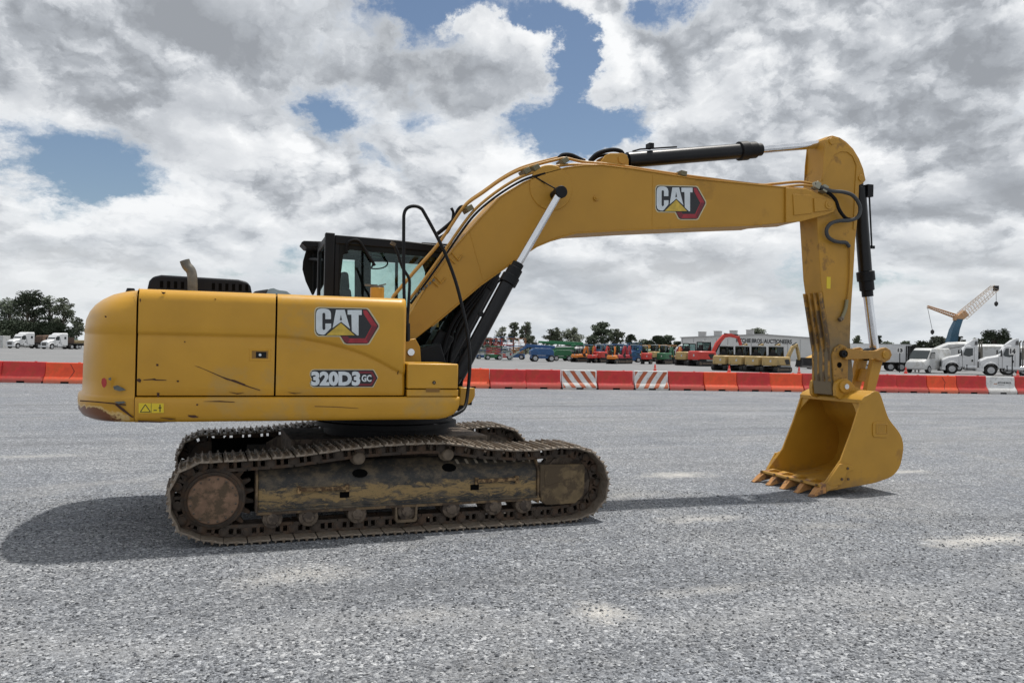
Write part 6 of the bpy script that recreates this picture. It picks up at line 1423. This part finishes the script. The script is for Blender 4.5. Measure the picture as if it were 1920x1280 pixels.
def crane_truck(px, dep, rz, lb, cb, cc, tank, s=1., blen=6.0):
    r = empty('crane_truck', D(px, dep), rz, lb, 'crane truck', 'crane and boom trucks in the middle distance'); r.scale = (s, s, s)
    mb = MB(); mb.bb(-4, 3.4, -1.1, 1.1, .75, 1.1); mb.build('chassis', M_ch, r)
    for x_ in (-3.0, -1.8, 2.0, 2.9):
        for sd_ in (-1, 1): wheel(r, x_, sd_*.8, .52, .35, out=sd_)
    mb = MB(); mb.prism([(2.4, 1.1), (2.4, 2.3), (2.6, 2.5), (3.6, 2.45), (3.9, 1.8), (3.95, .8), (2.4, .8)], -1.15, 1.15); cb_ = mb.build('cab', cc, r, bevel=.08)
    mb = MB(); mb.prism([(2.6, 1.7), (2.6, 2.3), (3.5, 2.3), (3.75, 1.7)], -1.17, 1.17); mb.build('cab_windows', M_win, cb_)
    mb = MB(); mb.loops([[(x, 1.05*math.cos(a*PI/8)*k_, 1.75+.62*math.sin(a*PI/8)*k_) for a in range(16)] for x, k_ in ((-3.9, .8), (-3.7, 1), (1.6, 1), (1.8, .8))]); mb.build('tank_body', tank, r)
    mb = MB(); mb.box((0, 0, 2.85), (blen, .5, .55), ry=-.03); mb.box((blen*.5+.8, 0, 2.95), (2.2, .34, .36), ry=-.03); mb.bb(-1.6, -.8, -.5, .5, 2.2, 2.7); mb.build('crane_boom', cb, r, bevel=.04); return r
M_gcr = mat('crane_green', (.018, .16, .065), .5, var=.1, scale=1)
crane_truck(1062, 134, LEFT, 'green crane truck with a grey tank under its level boom', M_gcr, M_gcr, mat('tank_grey', (.20, .21, .22), .4), 1.0, 5.6)
crane_truck(1225, 150, -YAW, 'orange-yellow boom truck behind the lone red mini excavator', mat('crane_ochre', (.48, .24, .06), .5, var=.1, scale=1), M_w2, M_gr, .95, 5.5)
crane_truck(1176, 150, LEFT, 'blue and white boom truck behind the row of small machines', M_bl, M_w2, M_bl, .95, 6.5)
# two wheel loaders behind the stick
def loader(px, dep, rz, lb, col, s=1.):
    r = empty('wheel_loader', D(px, dep), rz, lb, 'wheel loader', 'wheel loaders behind the stick'); r.scale = (s, s, s)
    mb = MB(); mb.prism([(-2.4, .8), (-2.5, 1.6), (-2.2, 1.95), (-.3, 2.0), (-.2, .8)], -.75, .75); mb.prism([(-.2, .7), (-.2, 1.3), (1.2, 1.4), (1.6, 1.0), (1.4, .7)], -.5, .5); mb.build('loader_body', col, r, bevel=.06)
    mb = MB(); mb.prism([(-.6, 1.9), (-.5, 3.1), (.5, 3.1), (.7, 1.4), (-.2, 1.4)], -.65, .65); cb_ = mb.build('cab', M_win, r, bevel=.05); mb = MB(); mb.bb(-.6, .6, -.72, .72, 3.1, 3.2); mb.build('cab_roof', col, cb_, bevel=.03)
    for x_ in (-1.5, 1.1):
        for sd_ in (-1, 1): wheel(r, x_, sd_*.75, .66, .42, out=sd_)
    mb = MB(); mb.box((1.6, 0, 1.55), (2.0, .9, .28), ry=.3); mb.build('lift_arm', col, r, bevel=.03); mb = MB(); mb.prism([(2.3, .15), (2.3, 1.3), (2.6, 1.4), (2.55, .6), (3.3, .15)], -1.2, 1.2); mb.build('bucket', M_ch, r); return r
loader(1541, 96, LEFT+R(30), 'yellow wheel loader half hidden behind the worn lower stick', mat('loader_yellow', (.55, .30, .04), .5), .95)
loader(1600, 118, -YAW+R(15), 'orange wheel loader seen between stick and bucket cylinder', M_or, 1.05)

# ---- auction building
dep = 215; bm0 = D(1277, dep); bm1 = D(1545, dep*.93); ang = math.atan2(bm1.y-bm0.y, bm1.x-bm0.x); L = (bm1-bm0).length
bl = empty('auction_building', bm0, ang, 'long low grey metal building with company lettering and roof units behind the machines', 'building')
M_bw = mat('metal_wall', (.58, .58, .57), .6, var=.05, scale=.3); M_roof = mat('metal_roof', (.38, .38, .38), .5)
z0, z1, z2 = ZAT(1277, 633, dep), ZAT(1434, 627.5, dep*.96), ZAT(1545, 635.5, dep*.93); xm = L*.58
mb = MB(); mb.prism([(0, 0), (0, z0), (xm, z1), (L, z2), (L, 0)], 0, 32); wl = mb.build('wall', M_bw, bl)
mb = MB(); mb.prism([(-.3, z0-.05), (-.3, z0+.18), (xm, z1+.22), (L+.3, z2+.18), (L+.3, z2-.05), (xm, z1+.02)], -.35, 32.4); rf = mb.build('roof', M_roof, bl)
for px, dz in ((1308.5, .1), (1340, .25), (1371, .4), (1403.5, .55)):
    t = (px-1277)/(1545-1277); mb = MB(); x_ = L*t; zz = z0+(z1-z0)*min(1, x_/xm); mb.bb(x_-.9, x_+.9, 6, 8, zz, zz+1.5); mb.bb(x_-1.0, x_+1.0, 5.9, 8.1, zz+1.5, zz+1.65); mb.build('roof_unit', M_roof, rf)
mb = MB(); t0, t1 = (1385-1277)/268*L, (1488-1277)/268*L; zt0 = ZAT(1385, 633.5, dep*.96); zb0 = ZAT(1385, 641.5, dep*.96)
text_on(mb, 'RITCHIE BROS. AUCTIONEERS', lambda u, v: (t0+(t1-t0)*u, -.06, zb0+(zt0-zb0)*v-.25*u), .03); mb.build('lettering', M_dblk, wl, recalc=False)
mb = MB(); mb.bb(t0-14.5, t0-9, -.05, -.02, 0.2, 3.6); mb.bb(t0-7, t0-3, -.05, -.02, 0.2, 3.2); mb.build('door', M_roof, wl)
mb = MB()
for k in range(12): mb.bb(L*k/12+.3, L*k/12+.42, -.045, -.003, .2, z0-.1)
mb.build('wall_ribs', mat('rib_grey', (.30, .30, .30), .6), wl)
# white fabric dome at its left end
p_ = D(1290, 180); r = empty('fabric_dome', p_, -YAW, 'white half-round fabric shelter at the left end of the building', 'shelter'); mb = MB(); mb.loops([[(2.6*math.cos(a*PI/12), y_, 3.6*math.sin(a*PI/12)) for a in range(13)] for y_ in (-5, -4.6, 4.6, 5)]); dm = mb.build('dome_cover', M_w2, r); mb = MB(); mb.bb(-.9, .9, -5.03, -5.0, 0, 2.4); mb.build('dome_door', M_roof, dm)

# ---- tall lattice crane
dc = 190; r = empty('tower_crane', D(1779, dc), -YAW, 'tall mobile crane with blue mast and pale orange lattice jib above the trucks', 'crane')
def cz(py): return ZAT(1790, py, dc)
kx = dc/FPX
def cp(px, py): return ((px-1779)*kx, 0, cz(py))
mb = MB(); a, b = cp(1781, 668), cp(1797, 598)
mb.loops([[(q[0]-w_, -w_, q[2]), (q[0]+w_, -w_, q[2]), (q[0]+w_, w_, q[2]), (q[0]-w_, w_, q[2])] for q, w_ in ((a, .9), (cp(1784, 640), .95), (cp(1789, 618), .85), (b, .7))]); mast = mb.build('mast', mat('crane_blue', (.035, .10, .16), .5, var=.2, scale=.6), r)
M_lat = mat('lattice_pale', (.62, .50, .38), .5, var=.3, scale=.5); M_lat2 = mat('lattice_orange', (.52, .30, .15), .5)
def lattice(p0_, p1_, w0, w1, n, name, m_, r_=.09):
    p0_, p1_ = Vector(p0_), Vector(p1_); t = (p1_-p0_).normalized(); nn = Vector((-t.z, 0, t.x)); b_ = MB(); C = []
    for k in range(n+1):
        q = p0_.lerp(p1_, k/n); w_ = (w0+(w1-w0)*k/n); C.append([q+nn*w_+Vector((0, w_, 0)), q+nn*w_-Vector((0, w_, 0)), q-nn*w_-Vector((0, w_, 0)), q-nn*w_+Vector((0, w_, 0))])
    for i in range(4): b_.tube([c[i] for c in C], r_, 5)
    for k in range(n):
        for i in range(4): b_.tube([C[k][i], C[k+1][(i+1) % 4]], r_*.6, 4); b_.tube([C[k][i], C[k][(i+1) % 4]], r_*.6, 4)
    return b_.build(name, m_, r)
lattice(cp(1803, 592), cp(1864, 538), 1.0, .75, 13, 'jib', M_lat, .06)
lattice(cp(1792, 593), cp(1738, 575.5), .42, .2, 12, 'luffing_strut', M_lat2, .10)
mb = MB(); mb.box(cp(1802, 592), (2.6, 1.4, 1.6), ry=-.7); mb.box(cp(1795, 596), (1.8, 1.2, 1.2)); mb.build('jib_head', M_lat2, r, bevel=.1)
mb = MB(); mb.box(cp(1866, 539), (1.0, .8, 1.2)); mb.build('jib_tip', M_ch, r)
for (a, b) in ((cp(1738, 576), cp(1748, 620)), (cp(1866.5, 540), cp(1867, 565))):
    mb = MB(); mb.tube([a, b], .05, 4); ln_ = mb.build('hoist_line', M_ch, r)
    mb = MB(); mb.loops([[(b[0]+w_*sx_, w_*sy_, b[2]+dz) for sx_, sy_ in ((-1, -1), (1, -1), (1, 1), (-1, 1))] for w_, dz in ((.08, .2), (.30, -.1), (.30, -.6), (.08, -1.0))]); mb.build('hook_block', M_ch, ln_)
mb = MB(); mb.bb(-4, 5, -1.4, 1.4, .7, 2.0); mb.build('carrier', M_bl, r)
for x_ in (-3, -1.6, 2.6, 4): wheel(r, x_, -1.1, .7, .3)

# ================================================================== trees
M_leaf = [mat('leaf_dark', (.052, .070, .042), .8, var=.45, scale=.6), mat('leaf_olive', (.074, .088, .056), .8, var=.45, scale=.6), mat('leaf_grey', (.085, .097, .07), .8, var=.4, scale=.6)]  # leaf tones lifted so that distance haze is put into the colour
M_trunk = mat('bark', (.09, .075, .058), .9, var=.3, scale=2)
def tree(px, top, w_px, dep, lb, seed, kind=0, bushy=.5, name='tree', grp='trees along the far edge of the yard', base_off=0.):
    rnd = random.Random(seed); H = ZAT(px, top, dep); Wd = w_px*dep/FPX/2; loc = D(px, dep)
    r = empty(name, loc, rnd.uniform(0, 6), lb, 'tree', grp)
    tb = MB(); lf = MB(); sz = max(.16, dep*.00125)
    hb = H*(.12 if bushy > .7 else .30)
    tr = max(.12, H*.022)
    tb.tube([(0, 0, -.2), (rnd.uniform(-.2, .2), rnd.uniform(-.2, .2), hb), (rnd.uniform(-.5, .5), rnd.uniform(-.5, .5), H*.62), (0, 0, H*.85)], [tr*1.3, tr, tr*.6, tr*.2], 8)
    nc = int(20+bushy*26)
    for k in range(nc):
        a = rnd.uniform(0, 2*PI); t = rnd.random()
        z = hb+(H-hb)*(.12+.80*t); env = math.sin(PI*min(1, max(.05, (z-hb*.7)/(H-hb*.7))**.85))**.6; rad = Wd*env*rnd.uniform(.25, .88)
        cx_, cy_ = rad*math.cos(a), rad*math.sin(a); cr = (Wd*.30+.25)*rnd.uniform(.65, 1.15)
        z = min(z, H-cr*.55)
        z_att = max(hb*.8, z-rad*.8-1); tb.tube([(0, 0, z_att), (cx_*.5, cy_*.5, (z_att+z)/2+.2), (cx_, cy_, z)], [tr*.45, tr*.3, tr*.1], 5, cap=False)
        n = int(105*(cr/(sz*6))**1.3*(.8+bushy*.5)); n = max(36, min(n, 260))
        for i in range(n):
            v = Vector((rnd.gauss(0, 1), rnd.gauss(0, 1), rnd.gauss(0, 1)))
            v = v.normalized()*(rnd.random()**.45)*cr; v.z *= .62
            c = Vector((cx_, cy_, z))+v; s_ = sz*rnd.uniform(.6, 1.4)
            u = Vector((rnd.gauss(0, 1), rnd.gauss(0, 1), rnd.gauss(0, .7))).normalized(); w = u.orthogonal().normalized()*s_*.55; u = u*s_
            lf.add([c-u-w*.2, c-w, c+u, c+w], [(0, 1, 2, 3)])
    tb.build('trunk', M_trunk, r, recalc=False); lf.build('crown', M_leaf[kind], r, recalc=False); return r
TR = [(18, 556, 70, 205, 'broad dark gum tree at the far left edge behind the trucks', .8, 0), (52, 538, 74, 200, 'tallest dark gum tree above the left white truck', .7, 0), (92, 552, 46, 200, 'medium gum tree between the two left trucks', .5, 0),
      (118, 558, 54, 195, 'airy gum tree above the second white truck', .35, 1), (142, 592, 34, 195, 'thin small tree just left of the counterweight', .2, 1),
      (30, 600, 120, 190, 'dense dark bush behind the left truck', 1., 0), (100, 606, 90, 190, 'dense dark bush behind the second truck', 1., 0),
      (914, 632, 28, 260, 'small pale tree touching the boom cylinder edge', .3, 2), (941, 612, 34, 260, 'sparse pale tree above the scissor lifts', .05, 2), (963, 603, 28, 260, 'round dark gum left one of a pair above the scissor lifts', .3, 1), (986, 603, 30, 260, 'round dark gum right one of a pair above the blue lift', .3, 1),
      (994, 627, 26, 260, 'low loose tree right of the gum pair', .1, 1), (1033, 617, 34, 270, 'leaning gum tree above the green crane boom', .25, 1), (1071, 613, 46, 270, 'dome shaped gum tree above the green crane truck', .55, 1), (1046, 613, 20, 275, 'slim pale tree between the leaning and the dome shaped gum', .1, 2),
      (1128, 603, 52, 270, 'biggest dark gum tree in the middle of the skyline', .7, 0), (1156, 613, 36, 270, 'lighter gum tree joined to the right of the biggest one', .4, 1), (1108, 628, 26, 275, 'small gum at the left foot of the biggest tree', .3, 1), (1183, 626, 24, 270, 'small dark round tree right of the biggest gum', .4, 0),
      (1212, 636, 40, 300, 'low dark tree left end of the flat clump near the building', .9, 0), (1235, 629, 36, 290, 'left one of two domed trees left of the building', .7, 0), (1254, 628, 34, 290, 'right one of two domed trees left of the building', .7, 0), (1272, 640, 24, 290, 'low dark tree touching the left end of the building', .8, 0), (1190, 642, 46, 310, 'low hazy tree clump behind the small machines', .9, 1),
      (1421, 613, 44, 260, 'flat topped tree standing behind the building roof', .6, 1),
      (1608, 627, 18, 200, 'narrow tree seen right of the lower stick', .6, 1), (1648, 627, 16, 220, 'narrow tree right of the bucket cylinder rod', .7, 0), (1664, 637, 26, 230, 'low rounded tree behind the box truck roof', .9, 0), (1697, 638, 22, 240, 'low tree right of sign 13 above the rack', .9, 0), (1682, 640, 16, 245, 'small low tree above the right end of the box truck', .9, 0),
      (1725, 638, 44, 200, 'flat spreading pine left of the crane mast', .5, 1), (1760, 630, 44, 200, 'olive tree directly left of the crane mast', .7, 2), (1745, 640, 30, 205, 'low dark tree under the left crane hook', .8, 1), (1800, 628, 20, 190, 'small rounded olive tree directly right of the crane mast', .8, 2),
      (1866, 612, 66, 180, 'big dark tree above the right semi trucks', .9, 0), (1840, 632, 40, 185, 'dark shrub-like tree left of the big one above the trucks', .9, 0), (1888, 632, 20, 180, 'small tree at the right foot of the big dark one', .7, 0), (1826, 632, 10, 190, 'slender small tree between the semi truck fairings', .4, 1)]
for i, (px, top, w_, dep, lb, bu, kd) in enumerate(TR): tree(px, top, w_, dep, lb, 100+i, kd, bu)
# scrub at the skyline behind the yard machines, one unbroken mass
sb = MB(); rnd = random.Random(5)
for i in range(9000):
    px = rnd.uniform(870, 1290) if i % 3 else rnd.uniform(1590, 2000); dep = rnd.uniform(285, 330); c = D(px, dep); c.z = abs(rnd.gauss(0, 1.25))*(1+.5*math.sin(px*.09))
    s_ = .55; u = Vector((rnd.gauss(0, 1), rnd.gauss(0, 1), rnd.gauss(0, 1))).normalized()*s_; w = u.orthogonal().normalized()*s_*.6; sb.add([c-u, c-w, c+u, c+w], [(0, 1, 2, 3)])
tag(sb.build('scrub', M_leaf[1], recalc=False), 'low dark scrub along the far edge of the yard', 'scrub', kind='stuff')
